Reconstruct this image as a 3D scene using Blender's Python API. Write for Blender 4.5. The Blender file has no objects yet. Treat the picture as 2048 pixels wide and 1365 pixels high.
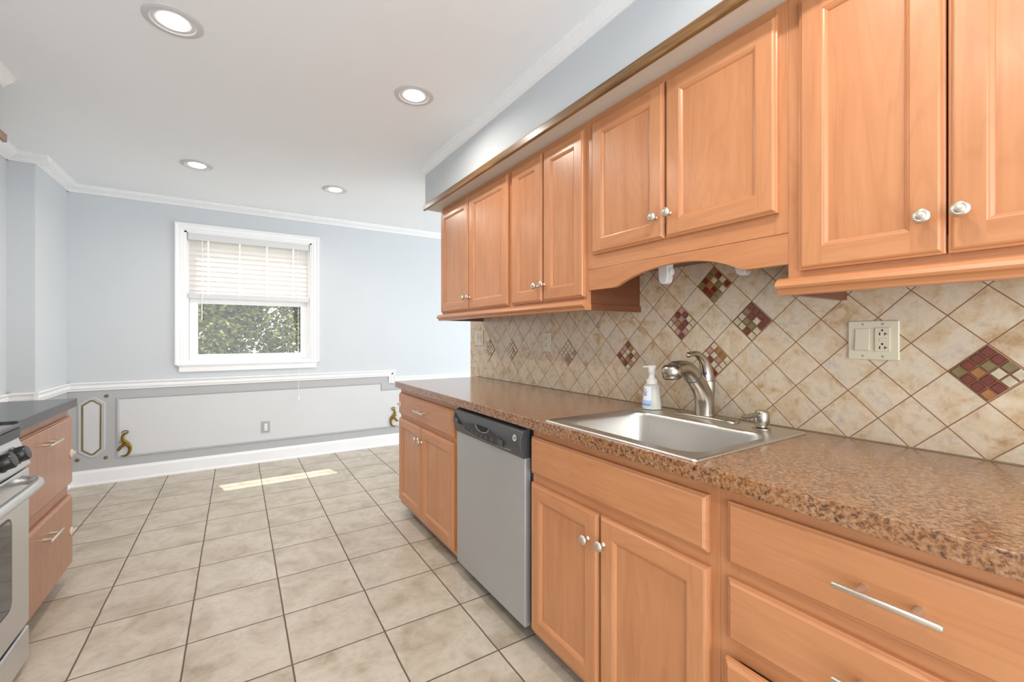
import bpy, bmesh, math, random
from mathutils import Vector, Matrix

random.seed(7)
PI = math.pi
SC = bpy.context.scene
COL = SC.collection

# ------------------------------------------------------------------ camera, world, sun, exposure
CAM_H = 1.222
cd = bpy.data.cameras.new('camera'); cam = bpy.data.objects.new('camera', cd); COL.objects.link(cam)
cam.location = (0, 0, CAM_H); cam.rotation_euler = (PI/2, 0, -0.5625)
cd.sensor_width = 36.0; cd.lens = 871.4/2048*36; cd.shift_y = -0.0046; cd.clip_start = 0.02
SC.camera = cam
SC.view_settings.view_transform = 'Standard'; SC.view_settings.look = 'None'
SC.view_settings.gamma = 1.0; SC.view_settings.use_curve_mapping = False
SC.view_settings.exposure = 0.27

world = bpy.data.worlds.new('daylight_sky'); SC.world = world; world.use_nodes = True
bg = world.node_tree.nodes['Background']; bg.inputs[0].default_value = (0.87, 0.935, 1.0, 1); bg.inputs[1].default_value = 2.5

def lamp(name, kind, loc, energy, color=(1, 1, 1), direction=None, **kw):
    l = bpy.data.lights.new(name, kind); l.energy = energy; l.color = color
    for k, v in kw.items(): setattr(l, k, v)
    o = bpy.data.objects.new(name, l); COL.objects.link(o); o.location = loc
    if direction: o.rotation_euler = Vector(direction).to_track_quat('-Z', 'Y').to_euler()
    return o
lamp('sun', 'SUN', (0, 8, 8), 4.6, (1.0, 0.95, 0.86), (0.16, -0.59, -1.055), angle=0.009)
lamp('added_rear_fill', 'AREA', (0.1, -1.9, 1.2), 40, (0.93, 0.97, 1.0), (0.05, 1, 0.42), shape='RECTANGLE', size=2.2, size_y=2.0)  # added soft fill behind the camera, tilted up to brighten the ceiling
lamp('dining_window_daylight', 'AREA', (4.6, 2.2, 1.2), 46, (0.93, 0.97, 1.0), (-1, 0.45, 0.38), shape='RECTANGLE', size=1.8, size_y=1.6)

# ------------------------------------------------------------------ materials
MATS = {}
class NT:
    def __init__(s, name):
        m = bpy.data.materials.new(name); m.use_nodes = True; s.m = m; s.t = m.node_tree
        s.b = s.t.nodes['Principled BSDF']; s.out = s.t.nodes['Material Output']
    def n(s, typ, **kw):
        nd = s.t.nodes.new(typ)
        for k, v in kw.items(): setattr(nd, k, v)
        return nd
    def l(s, a, b): s.t.links.new(a, b)
    def val(s, sock, v):
        if hasattr(v, 'is_linked') or isinstance(v, bpy.types.NodeSocket): s.l(v, sock)
        else: sock.default_value = v
    def math(s, op, a, b=None, c=None):
        nd = s.n('ShaderNodeMath', operation=op)
        for i, v in enumerate((a, b, c)):
            if v is not None: s.val(nd.inputs[i], v)
        return nd.outputs[0]
    def coords(s, scale=(1, 1, 1), rnd=0.0, loc=(0, 0, 0)):
        tc = s.n('ShaderNodeTexCoord'); v = tc.outputs['Object']
        if rnd:
            oi = s.n('ShaderNodeObjectInfo'); mul = s.math('MULTIPLY', oi.outputs['Random'], rnd)
            ad = s.n('ShaderNodeVectorMath', operation='ADD'); s.l(v, ad.inputs[0]); s.l(mul, ad.inputs[1]); v = ad.outputs[0]
        mp = s.n('ShaderNodeMapping'); mp.inputs['Scale'].default_value = scale; mp.inputs['Location'].default_value = loc
        s.l(v, mp.inputs[0]); return mp.outputs[0]
    def noise(s, vec, scale, detail=3, rough=0.55, dist=0.0):
        nd = s.n('ShaderNodeTexNoise'); s.l(vec, nd.inputs['Vector'])
        nd.inputs['Scale'].default_value = scale; nd.inputs['Detail'].default_value = detail
        nd.inputs['Roughness'].default_value = rough; nd.inputs['Distortion'].default_value = dist
        return nd.outputs[0]
    def ramp(s, fac, stops, interp='LINEAR'):
        nd = s.n('ShaderNodeValToRGB'); nd.color_ramp.interpolation = interp
        e = nd.color_ramp.elements
        while len(e) > 1: e.remove(e[-1])
        e[0].position = stops[0][0]; e[0].color = (*stops[0][1], 1)
        for p, c in stops[1:]:
            x = e.new(p); x.color = (*c, 1)
        s.l(fac, nd.inputs[0]); return nd.outputs[0]
    def mix(s, fac, a, b, blend='MIX'):
        nd = s.n('ShaderNodeMix', data_type='RGBA', blend_type=blend)
        s.val(nd.inputs[0], fac)
        for i, v in ((6, a), (7, b)):
            if isinstance(v, tuple): nd.inputs[i].default_value = (*v, 1)
            else: s.l(v, nd.inputs[i])
        return nd.outputs[2]
    def bump(s, h, strength=0.2, dist=0.002):
        nd = s.n('ShaderNodeBump'); nd.inputs['Strength'].default_value = strength; nd.inputs['Distance'].default_value = dist
        s.l(h, nd.inputs['Height']); s.l(nd.outputs[0], s.b.inputs['Normal'])
    def set(s, **kw):
        names = dict(color='Base Color', rough='Roughness', metal='Metallic', coat='Coat Weight', coatr='Coat Roughness', spec='Specular IOR Level',
                     trans='Transmission Weight', ior='IOR', emit='Emission Color', estr='Emission Strength', aniso='Anisotropic')
        for k, v in kw.items():
            i = s.b.inputs[names[k]]
            if isinstance(v, tuple): i.default_value = (*v, 1)
            else: s.val(i, v)
        return s.m
def reg(k):
    def deco(f): MATS[k] = f(NT(k)); return f
    return deco
def M(k): return MATS[k]

def plain(k, color, rough=0.5, metal=0.0, var=0.05, vs=6.0, **kw):
    t = NT(k); v = t.coords((1, 1, 1), 5.0)
    f = t.noise(v, vs, 3)
    d = tuple(c*(1-var) for c in color); u = tuple(min(1, c*(1+var)) for c in color)
    MATS[k] = t.set(color=t.ramp(f, [(0.3, d), (0.7, u)]), rough=rough, metal=metal, **kw)
    return t

plain('wall_blue_grey', (0.59, 0.62, 0.64), 0.75, var=0.012, vs=2)
plain('wall_grey', (0.455, 0.457, 0.462), 0.7, var=0.012, vs=2)
plain('panel_light_grey', (0.64, 0.645, 0.65), 0.7, var=0.012, vs=2)
plain('ceiling_white', (0.865, 0.89, 0.915), 0.85, var=0.01, vs=2)
plain('trim_white', (0.87, 0.87, 0.875), 0.42, var=0.01)
plain('rail_shaded', (0.66, 0.66, 0.66), 0.5, var=0.01)  # blind rails, greyed to paint in their backlit shade
plain('ring_grey', (0.60, 0.60, 0.60), 0.5, var=0.01)
plain('frame_grey', (0.52, 0.522, 0.527), 0.6, var=0.01)
plain('caulk', (0.30, 0.225, 0.15), 0.7)
plain('vinyl_white', (0.88, 0.885, 0.89), 0.35, var=0.01)
plain('soffit_under', (0.62, 0.55, 0.46), 0.8, var=0.02)
plain('toe_dark', (0.045, 0.028, 0.02), 0.7)
plain('shadow_void', (0.01, 0.009, 0.008), 0.8)
plain('black_plastic', (0.016, 0.016, 0.017), 0.28, var=0.1)
plain('charcoal_plastic', (0.062, 0.063, 0.066), 0.36, var=0.06)
plain('grey_mark', (0.30, 0.30, 0.31), 0.4)
plain('almond_plastic', (0.68, 0.62, 0.46), 0.35, var=0.02)
plain('white_plastic', (0.80, 0.79, 0.76), 0.35, var=0.02)
plain('grey_plate', (0.38, 0.385, 0.39), 0.4, var=0.02)
plain('slot_black', (0.015, 0.012, 0.01), 0.6)
plain('screw_metal', (0.42, 0.38, 0.28), 0.4, metal=0.6)
plain('brass', (0.23, 0.145, 0.025), 0.34, metal=0.8, var=0.25, vs=40)
plain('antique_gold', (0.20, 0.155, 0.06), 0.5, metal=0.35, var=0.2, vs=40)
plain('brushed_nickel', (0.43, 0.385, 0.32), 0.27, metal=1.0, var=0.03, vs=30)
plain('satin_nickel', (0.64, 0.57, 0.48), 0.38, metal=0.92, var=0.03, vs=30)
plain('chrome', (0.75, 0.75, 0.75), 0.1, metal=1.0, var=0.01)
plain('oven_glass', (0.05, 0.054, 0.062), 0.06, var=0.02)
plain('blue_dot', (0.03, 0.03, 0.35), 0.3)
plain('label_blue', (0.42, 0.55, 0.78), 0.45)
plain('label_dark_blue', (0.06, 0.10, 0.30), 0.45)
plain('label_white', (0.82, 0.85, 0.88), 0.45, var=0.02)
plain('lock_plastic', (0.72, 0.58, 0.46), 0.35, var=0.03)
plain('bark', (0.08, 0.055, 0.04), 0.9, var=0.3)
plain('lawn', (0.16, 0.20, 0.07), 0.95, var=0.3)
plain('silver_badge', (0.72, 0.72, 0.74), 0.3, metal=0.6, var=0.02)

def wood(k, axis, c0, c1, c2, fine=0.07, rough=0.36, coat=0.25, big=1.0):
    t = NT(k)
    s = [11.0, 11.0, 11.0]; s['XYZ'.index(axis)] = 0.8
    v = t.coords(tuple(s), 37.0)
    f = t.noise(v, 1.0*big, 5, 0.6, 1.4)
    s2 = [170.0]*3; s2['XYZ'.index(axis)] = 5.0
    g = t.noise(t.coords(tuple(s2), 13.0), 1.0, 2)
    w = t.noise(t.coords((1, 1, 1), 21.0), 3.0, 2)
    col = t.ramp(f, [(0.25, c0), (0.5, c1), (0.78, c2)])
    col = t.mix(fine, col, t.ramp(g, [(0.3, (0.35, 0.2, 0.1)), (0.7, (1, 0.95, 0.85))]), 'MULTIPLY')
    col = t.mix(0.22, col, t.ramp(w, [(0.3, (0.72, 0.62, 0.52)), (0.7, (1, 1, 1))]), 'MULTIPLY')
    s3 = [6.0, 6.0, 6.0]; s3['XYZ'.index(axis)] = 0.9
    fg = t.noise(t.coords(tuple(s3), 29.0), 1.0, 3, 0.5, 0.8)
    sw = t.math('SINE', t.math('MULTIPLY', fg, 70.0))
    col = t.mix(0.10, col, t.ramp(t.math('MULTIPLY_ADD', sw, 0.5, 0.5), [(0.0, (0.42, 0.26, 0.14)), (0.35, (1, 1, 1)), (1.0, (1, 1, 1))]), 'MULTIPLY')
    t.bump(g, 0.05, 0.0005)
    MATS[k] = t.set(color=col, rough=rough, coat=coat, coatr=0.22)
MC = ((0.515, 0.208, 0.085), (0.58, 0.25, 0.106), (0.63, 0.29, 0.132))
wood('maple_vertical', 'Z', *MC)
wood('maple_horizontal', 'Y', *MC)
wood('maple_deep_shaded', 'X', (0.155, 0.047, 0.017), (0.185, 0.057, 0.021), (0.215, 0.068, 0.026))  # reddish-brown side finish, darkened further by shade put into the colour
wood('oak_trim', 'Y', (0.07, 0.034, 0.011), (0.27, 0.145, 0.048), (0.42, 0.25, 0.10), fine=0.6, rough=0.4, big=1.6)
MD = ((0.37, 0.165, 0.085), (0.42, 0.195, 0.10), (0.46, 0.225, 0.118))  # duller maple of the left drawers, their shade put into the colour
wood('maple_left_shaded', 'Z', *MD)

@reg('laminate_brown')
def _(t):
    v = t.coords((1, 1, 1))
    a = t.noise(v, 115, 5, 0.66, 0.3); b = t.noise(v, 16, 3, 0.6); c = t.noise(v, 210, 2)
    col = t.ramp(a, [(0.31, (0.026, 0.018, 0.02)), (0.40, (0.115, 0.058, 0.038)), (0.46, (0.27, 0.13, 0.068)), (0.52, (0.44, 0.21, 0.088)),
                     (0.58, (0.40, 0.245, 0.155)), (0.66, (0.54, 0.36, 0.245)), (0.76, (0.24, 0.165, 0.14))])
    col = t.mix(t.ramp(b, [(0.46, (0, 0, 0)), (0.66, (0.8, 0.8, 0.8))]), col, t.mix(0.3, col, (0.52, 0.225, 0.06)))
    col = t.mix(0.2, col, t.ramp(c, [(0.35, (0.5, 0.47, 0.45)), (0.65, (1, 1, 1))]), 'MULTIPLY')
    return t.set(color=t.mix(1.0, col, (0.86, 0.82, 0.76), 'MULTIPLY'), rough=0.24, coat=0.6, coatr=0.14)
@reg('laminate_black')
def _(t):
    v = t.coords((1, 1, 1))
    a = t.noise(v, 60, 5, 0.7)
    return t.set(color=t.ramp(a, [(0.3, (0.015, 0.016, 0.018)), (0.6, (0.045, 0.045, 0.045)), (0.75, (0.09, 0.08, 0.07))]), rough=0.22)
def steel(k, axis, base=0.60, rough=0.3):
    t = NT(k); s = [400.0]*3; s['XYZ'.index(axis)] = 3.0
    g = t.noise(t.coords(tuple(s), 3.0), 1.0, 2); w = t.noise(t.coords((1, 1, 1), 3.0), 2.5, 3)
    r = t.math('ADD', t.math('MULTIPLY', g, 0.12), rough-0.06)
    col = t.ramp(g, [(0.2, (base*0.93,)*3), (0.8, (base*1.05,)*3)])
    col = t.mix(0.12, col, t.ramp(w, [(0.3, (0.7, 0.7, 0.72)), (0.7, (1, 1, 1))]), 'MULTIPLY')
    MATS[k] = t.set(color=col, rough=r, metal=1.0)
plain('stainless_sink', (0.66, 0.63, 0.59), 0.33, metal=1.0, var=0.02, vs=8)
plain('stainless_door', (0.47, 0.475, 0.48), 0.40, metal=0.55, var=0.03, vs=3)
steel('stainless_range', 'Y', 0.66, 0.34)

@reg('floor_tile')
def _(t):
    U = 0.34305
    tc = t.n('ShaderNodeTexCoord'); sp = t.n('ShaderNodeSeparateXYZ'); t.l(tc.outputs['Object'], sp.inputs[0])
    wob = t.noise(tc.outputs['Object'], 9, 2)
    wv = t.math('MULTIPLY', t.math('SUBTRACT', wob, 0.5), 0.004)
    u = t.math('DIVIDE', t.math('ADD', t.math('ADD', sp.outputs[0], wv), 2.4963*U), U)
    v = t.math('DIVIDE', t.math('ADD', t.math('ADD', sp.outputs[1], wv), -9.2615*U+20*U), U)
    def edge(x):
        f = t.math('FRACT', x); return t.math('MINIMUM', f, t.math('SUBTRACT', 1.0, f))
    d = t.math('MINIMUM', edge(u), edge(v))
    g = t.n('ShaderNodeMapRange', interpolation_type='SMOOTHSTEP'); t.l(d, g.inputs[0])
    g.inputs[1].default_value = 0.0065; g.inputs[2].default_value = 0.0115
    cb = t.n('ShaderNodeCombineXYZ'); t.l(t.math('FLOOR', u), cb.inputs[0]); t.l(t.math('FLOOR', v), cb.inputs[1])
    wn = t.n('ShaderNodeTexWhiteNoise'); t.l(cb.outputs[0], wn.inputs[0])
    ofs = t.n('ShaderNodeVectorMath', operation='MULTIPLY_ADD'); t.l(wn.outputs['Color'], ofs.inputs[0]); ofs.inputs[1].default_value = (7, 7, 7); t.l(tc.outputs['Object'], ofs.inputs[2])
    a = t.noise(ofs.outputs[0], 5.5, 6, 0.62, 0.6); b = t.noise(ofs.outputs[0], 26, 4, 0.6, 0.5)
    col = t.ramp(a, [(0.28, (0.36, 0.285, 0.205)), (0.45, (0.485, 0.415, 0.325)), (0.6, (0.565, 0.50, 0.41)), (0.75, (0.46, 0.40, 0.335))])
    col = t.mix(0.4, col, t.ramp(b, [(0.3, (0.66, 0.58, 0.50)), (0.55, (1, 1, 1))]), 'MULTIPLY')
    col = t.mix(t.math('MULTIPLY', wn.outputs['Value'], 0.10), col, (0.40, 0.33, 0.26))
    col = t.mix(g.outputs[0], (0.115, 0.085, 0.06), col)
    t.bump(t.math('ADD', g.outputs[0], t.math('MULTIPLY', b, 0.12)), 0.35, 0.002)
    r = t.math('SUBTRACT', 0.72, t.math('MULTIPLY', g.outputs[0], 0.43))
    return t.set(color=col, rough=r)
HD = 0.0742; Y0T, Z0T = 1.019, 1.203
def backsplash_mat(k, strip=False):
    t = NT(k)
    tc = t.n('ShaderNodeTexCoord'); sp = t.n('ShaderNodeSeparateXYZ'); t.l(tc.outputs['Object'], sp.inputs[0])
    y, z = sp.outputs[1], sp.outputs[2]
    def edge(x):
        f = t.math('FRACT', x); return t.math('MINIMUM', f, t.math('SUBTRACT', 1.0, f))
    if strip:
        u = t.math('DIVIDE', t.math('ADD', z, 5.045), 0.102); v = t.math('ADD', t.math('MULTIPLY', y, 0.0), 0.5)
        d = edge(u); lo, hi = 0.008, 0.016
    else:
        u = t.math('DIVIDE', t.math('ADD', t.math('SUBTRACT', y, z), -(Y0T-Z0T)+20*2*HD), 2*HD)
        v = t.math('DIVIDE', t.math('ADD', t.math('ADD', y, z), -(Y0T+Z0T)+40*2*HD), 2*HD)
        d = t.math('MINIMUM', edge(u), edge(v)); lo, hi = 0.009, 0.017
    g = t.n('ShaderNodeMapRange', interpolation_type='SMOOTHSTEP'); t.l(d, g.inputs[0]); g.inputs[1].default_value = lo; g.inputs[2].default_value = hi
    cb = t.n('ShaderNodeCombineXYZ'); t.l(t.math('FLOOR', u), cb.inputs[0]); t.l(t.math('FLOOR', v), cb.inputs[1])
    wn = t.n('ShaderNodeTexWhiteNoise'); t.l(cb.outputs[0], wn.inputs[0])
    ofs = t.n('ShaderNodeVectorMath', operation='MULTIPLY_ADD'); t.l(wn.outputs['Color'], ofs.inputs[0]); ofs.inputs[1].default_value = (5, 5, 5); t.l(tc.outputs['Object'], ofs.inputs[2])
    a = t.noise(ofs.outputs[0], 13, 6, 0.62, 0.5); b = t.noise(ofs.outputs[0], 42, 5, 0.65, 0.4)
    col = t.ramp(a, [(0.30, (0.46, 0.28, 0.13)), (0.42, (0.63, 0.47, 0.295)), (0.56, (0.71, 0.59, 0.435)), (0.72, (0.55, 0.47, 0.385))])
    col = t.mix(0.38, col, t.ramp(b, [(0.30, (0.46, 0.36, 0.26)), (0.48, (1, 1, 1))]), 'MULTIPLY')
    col = t.mix(t.math('MULTIPLY', wn.outputs['Value'], 0.16), col, (0.50, 0.40, 0.31))
    col = t.mix(g.outputs[0], (0.25, 0.115, 0.055), col)
    t.bump(t.math('ADD', g.outputs[0], t.math('MULTIPLY', b, 0.10)), 0.3, 0.002)
    MATS[k] = t.set(color=col, rough=t.math('SUBTRACT', 0.75, t.math('MULTIPLY', g.outputs[0], 0.53)))
backsplash_mat('backsplash_tile'); backsplash_mat('border_tile', True)
for k, c in (('mosaic_red', (0.17, 0.028, 0.014)), ('mosaic_amber', (0.36, 0.15, 0.04)), ('mosaic_cream', (0.60, 0.50, 0.34)),
             ('mosaic_olive', (0.22, 0.16, 0.06)), ('mosaic_rose', (0.42, 0.24, 0.18))):
    plain(k, c, 0.08, var=0.15, vs=50, coat=0.6)
plain('mosaic_grout', (0.24, 0.125, 0.07), 0.8)

def thin(k, color, transl, rough=0.5):
    t = NT(k); t.set(color=color, rough=rough)
    tr = t.n('ShaderNodeBsdfTranslucent'); tr.inputs[0].default_value = (*color, 1)
    mx = t.n('ShaderNodeMixShader'); mx.inputs[0].default_value = transl
    t.l(t.b.outputs[0], mx.inputs[1]); t.l(tr.outputs[0], mx.inputs[2]); t.l(mx.outputs[0], t.out.inputs[0]); MATS[k] = t.m
    return t, tr
thin('blind_slat', (0.90, 0.87, 0.845), 0.62)
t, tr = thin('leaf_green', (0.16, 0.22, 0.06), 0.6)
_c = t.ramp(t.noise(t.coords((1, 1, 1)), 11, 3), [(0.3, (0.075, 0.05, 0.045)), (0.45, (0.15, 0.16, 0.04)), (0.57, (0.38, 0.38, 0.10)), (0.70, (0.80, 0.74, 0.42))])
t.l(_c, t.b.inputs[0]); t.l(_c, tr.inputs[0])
@reg('pane_glass')
def _(t):
    tp = t.n('ShaderNodeBsdfTransparent'); gl = t.n('ShaderNodeBsdfGlossy'); gl.inputs['Roughness'].default_value = 0.02
    mx = t.n('ShaderNodeMixShader'); mx.inputs[0].default_value = 0.022; t.l(tp.outputs[0], mx.inputs[1]); t.l(gl.outputs[0], mx.inputs[2]); t.l(mx.outputs[0], t.out.inputs[0])
    return t.m
@reg('clear_plastic')
def _(t):
    tp = t.n('ShaderNodeBsdfTransparent'); tp.inputs[0].default_value = (0.93, 0.94, 0.93, 1)
    mx = t.n('ShaderNodeMixShader'); mx.inputs[0].default_value = 0.45
    t.set(color=(0.85, 0.86, 0.85), rough=0.12)
    t.l(tp.outputs[0], mx.inputs[1]); t.l(t.b.outputs[0], mx.inputs[2]); t.l(mx.outputs[0], t.out.inputs[0]); return t.m
@reg('soap_liquid')
def _(t): return t.set(color=(0.78, 0.72, 0.52), rough=0.3)
@reg('pump_plastic')
def _(t): return t.set(color=(0.84, 0.81, 0.76), rough=0.35)
@reg('lamp_glow')
def _(t): return t.set(color=(1.0, 1.0, 1.0), rough=0.5, emit=(1.0, 0.97, 0.93), estr=4.0)

# ------------------------------------------------------------------ mesh helpers
RUN = 0.0075           # the cabinet run stands a hair off square to the window wall
ORIG = {}
def frame(o, loc, run):
    R = Matrix.Rotation(RUN if run else 0.0, 4, 'Z')
    o.location = R @ Vector(loc); o.rotation_euler = (0, 0, RUN if run else 0.0)
def tags(o, label=None, cat=None, group=None, kind=None):
    if label: o['label'] = label
    if cat: o['category'] = cat
    if group: o['group'] = group
    if kind: o['kind'] = kind
    return o
def thing(name, label, cat, loc, group=None, run=True):
    o = bpy.data.objects.new(name, None); COL.objects.link(o); o.empty_display_size = 0.05
    frame(o, loc, run); ORIG[o.name] = Vector(loc)
    return tags(o, label, cat, group)

class MB:
    def __init__(s): s.v = []; s.f = []; s.m = []
    def add(s, vs, fs, m=0):
        k = len(s.v); s.v += [tuple(p) for p in vs]; s.f += [tuple(i+k for i in f) for f in fs]; s.m += [m]*len(fs)
    def box(s, x0, x1, y0, y1, z0, z1, m=0):
        x0, x1 = sorted((x0, x1)); y0, y1 = sorted((y0, y1)); z0, z1 = sorted((z0, z1))
        vs = [(x, y, z) for x in (x0, x1) for y in (y0, y1) for z in (z0, z1)]
        s.add(vs, [(0, 1, 3, 2), (4, 6, 7, 5), (0, 4, 5, 1), (2, 3, 7, 6), (0, 2, 6, 4), (1, 5, 7, 3)], m); return s
    def prism(s, axis, pts, a0, a1, m=0):
        def P(p, a): return {'x': (a, p[0], p[1]), 'y': (p[0], a, p[1]), 'z': (p[0], p[1], a)}[axis]
        n = len(pts); vs = [P(p, a0) for p in pts]+[P(p, a1) for p in pts]
        s.add(vs, [tuple(range(n))[::-1], tuple(range(n, 2*n))]+[(i, (i+1) % n, n+(i+1) % n, n+i) for i in range(n)], m); return s
    def lathe(s, prof, c, axis=(0, 0, 1), seg=24, m=0, sx=1.0, sy=1.0, ref=None):
        A = Vector(axis).normalized()
        r = Vector(ref) if ref else (Vector((0, 0, 1)) if abs(A.z) < 0.9 else Vector((1, 0, 0)))
        U = (r-A*r.dot(A)).normalized(); W = A.cross(U); C = Vector(c)
        vs = []; n = len(prof)
        for (rr, h) in prof:
            for k in range(seg):
                a = 2*PI*k/seg; vs.append(C+A*h+U*(rr*math.cos(a)*sx)+W*(rr*math.sin(a)*sy))
        fs = [(i*seg+k, i*seg+(k+1) % seg, (i+1)*seg+(k+1) % seg, (i+1)*seg+k) for i in range(n-1) for k in range(seg)]
        fs += [tuple(range(seg))[::-1], tuple(range((n-1)*seg, n*seg))]
        s.add(vs, fs, m); return s
    def tube(s, pts, rad, seg=14, m=0, flat=1.0, ref=(0, 1, 0)):
        P = [Vector(p) for p in pts]; n = len(P)
        rad = rad if isinstance(rad, (list, tuple)) else [rad]*n
        vs = []
        for i in range(n):
            T = (P[min(i+1, n-1)]-P[max(i-1, 0)]).normalized(); U = Vector(ref); U = U-T*U.dot(T)
            if U.length < 1e-4: U = Vector((0, 0, 1))-T*T.z
            U.normalize(); W = T.cross(U)
            for k in range(seg):
                a = 2*PI*k/seg; vs.append(P[i]+U*(rad[i]*math.cos(a)*flat)+W*(rad[i]*math.sin(a)))
        fs = [(i*seg+k, i*seg+(k+1) % seg, (i+1)*seg+(k+1) % seg, (i+1)*seg+k) for i in range(n-1) for k in range(seg)]
        fs += [tuple(range(seg))[::-1], tuple(range((n-1)*seg, n*seg))]
        s.add(vs, fs, m); return s
    def panel_front(s, xb, y0, y1, z0, z1, cont, flat=None, mats=(0, 1), fill=0):
        """A front facing -X built as nested rectangles; cont = [(inset, height)]; flat = index of the stile/rail ring."""
        def rect(i, h): return [(xb-h, y0+i, z0+i), (xb-h, y1-i, z0+i), (xb-h, y1-i, z1-i), (xb-h, y0+i, z1-i)]
        for k in range(len(cont)-1):
            (i0, h0), (i1, h1) = cont[k], cont[k+1]; A, B = rect(i0, h0), rect(i1, h1)
            if k == flat:
                x = xb-h0; a, b = i0, i1
                for (ya, yb) in ((y0+a, y0+b), (y1-b, y1-a)):
                    s.add([(x, ya, z0+a), (x, yb, z0+a), (x, yb, z1-a), (x, ya, z1-a)], [(0, 1, 2, 3)], mats[0])
                for (za, zb) in ((z0+a, z0+b), (z1-b, z1-a)):
                    s.add([(x, y0+b, za), (x, y1-b, za), (x, y1-b, zb), (x, y0+b, zb)], [(0, 1, 2, 3)], mats[1])
            else:
                for e in range(4):
                    f = (e+1) % 4; s.add([A[e], A[f], B[f], B[e]], [(0, 1, 2, 3)], mats[1] if e in (0, 2) else mats[0])
        s.add(rect(*cont[-1]), [(0, 1, 2, 3)], fill)
        s.add(rect(*cont[0]), [(0, 3, 2, 1)], fill); return s
    def build(s, name, mats, parent=None, origin=None, run=True, bevel=0.0, smooth=None, seg=2, weld=True):
        me = bpy.data.meshes.new(name)
        if parent is not None: o0 = ORIG[parent.name]
        else: o0 = Vector(origin) if origin else Vector((0, 0, 0))
        me.from_pydata([tuple(Vector(p)-o0) for p in s.v], [], s.f)
        if isinstance(mats, str): mats = [mats]
        for k in mats: me.materials.append(M(k))
        me.polygons.foreach_set('material_index', s.m)
        bm = bmesh.new(); bm.from_mesh(me)
        if weld: bmesh.ops.remove_doubles(bm, verts=bm.verts, dist=1e-6)
        bmesh.ops.recalc_face_normals(bm, faces=bm.faces); bm.to_mesh(me); bm.free()
        if smooth is not None:
            me.shade_smooth(); me.set_sharp_from_angle(angle=math.radians(smooth))
        o = bpy.data.objects.new(name, me); COL.objects.link(o)
        if parent is not None: o.parent = parent; ORIG[o.name] = o0
        else: frame(o, o0, run); ORIG[o.name] = o0
        if bevel:
            b = o.modifiers.new('edge', 'BEVEL'); b.width = bevel; b.segments = seg; b.limit_method = 'ANGLE'; b.angle_limit = math.radians(40)
        return o
def box(name, mat, *a, parent=None, **kw): return MB().box(*a).build(name, mat, parent, **kw)
def arc(cx, cz, r, a0, a1, n): return [(cx+r*math.cos(a0+(a1-a0)*i/n), cz+r*math.sin(a0+(a1-a0)*i/n)) for i in range(n+1)]
def smoothpath(P, n=6):
    P = [Vector(p) for p in P]; out = []
    for i in range(len(P)-1):
        a, b, c, d = P[max(i-1, 0)], P[i], P[i+1], P[min(i+2, len(P)-1)]
        for k in range(n):
            t = k/n; out.append(0.5*((2*b)+(c-a)*t+(2*a-5*b+4*c-d)*t*t+(3*b-a-3*c+d)*t**3))
    return out+[P[-1]]
def lerp(a, n):
    out = []
    for i in range(len(a)-1): out += [a[i]+(a[i+1]-a[i])*k/n for k in range(n)]
    return out+[a[-1]]
def struct(name, mats, mb, run=False, **kw): return tags(mb.build(name, mats, None, run=run, **kw), kind='structure')

# ------------------------------------------------------------------ room shell
YW = 4.872; CZ = 2.44; XL = -1.158; XLL = -1.29; YJ = 4.215; XE = 5.2; YB = -1.6
XWALL = 1.603; YEND = 3.117
struct('floor', 'floor_tile', MB().box(XLL-0.15, XE, YB, YW+0.2, -0.1, 0))
struct('ceiling', 'ceiling_white', MB().box(XLL-0.15, XE, YB, YW+0.2, CZ, CZ+0.1))
# window wall with its opening; grey paint under the chair rail
OX0, OX1, OZ0, OZ1 = -0.402, 0.645, 0.969, 2.172
ZR = 0.80; ZR2 = 0.735; XS = 1.475
mb = MB()
for (a, b, z0, z1, m) in ((XL-0.2, OX0, ZR, CZ, 0), (OX1, XS, ZR, CZ, 0), (XS, XE, ZR2, CZ, 0), (OX0, OX1, ZR, OZ0, 0), (OX0, OX1, OZ1, CZ, 0), (XL-0.2, XS, 0, ZR, 1), (XS, XE, 0, ZR2, 1)):
    mb.box(a, b, YW, YW+0.16, z0, z1, m)
struct('wall_window', ['wall_blue_grey', 'wall_grey'], mb)
mb = MB().box(XL-0.2, XL, YJ, YW, 0.8, CZ, 0).box(XL-0.2, XL, YJ, YW, 0, 0.8, 1)
struct('wall_left_return', ['wall_blue_grey', 'wall_grey'], mb)
mb = MB().box(XLL-0.15, XLL, YB, YJ+0.1, 0.8, CZ, 0).box(XLL-0.15, XLL, 3.05, YJ+0.1, 0, 0.8, 1).box(XLL-0.15, XLL, YB, 3.05, 0, 0.8, 0)
struct('wall_left', ['wall_blue_grey', 'wall_grey'], mb)
struct('wall_right', 'wall_blue_grey', MB().box(XWALL+0.0095, XWALL+0.15, YB, YEND, 0, CZ), run=True)
# soffits over the cabinets
struct('wall_soffit_right', ['wall_blue_grey', 'soffit_under'], MB().box(1.180, XWALL+0.009, YB, 3.01, 2.145, CZ, 0).box(1.181, XWALL+0.009, YB, 3.009, 2.142, 2.1455, 1), run=True)
struct('wall_soffit_left', ['wall_blue_grey', 'soffit_under'], MB().box(XLL, -0.932, YB, 3.0, 2.145, CZ, 0).box(XLL, -0.933, YB, 2.999, 2.142, 2.1455, 1))
struct('trim_1', 'oak_trim', MB().box(1.163, 1.1805, YB, 3.012, 2.132, 2.172), run=True, bevel=0.005, seg=3)
struct('trim_2', 'oak_trim', MB().box(-0.9325, -0.915, YB, 3.002, 2.132, 2.172), bevel=0.005, seg=3)

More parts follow.
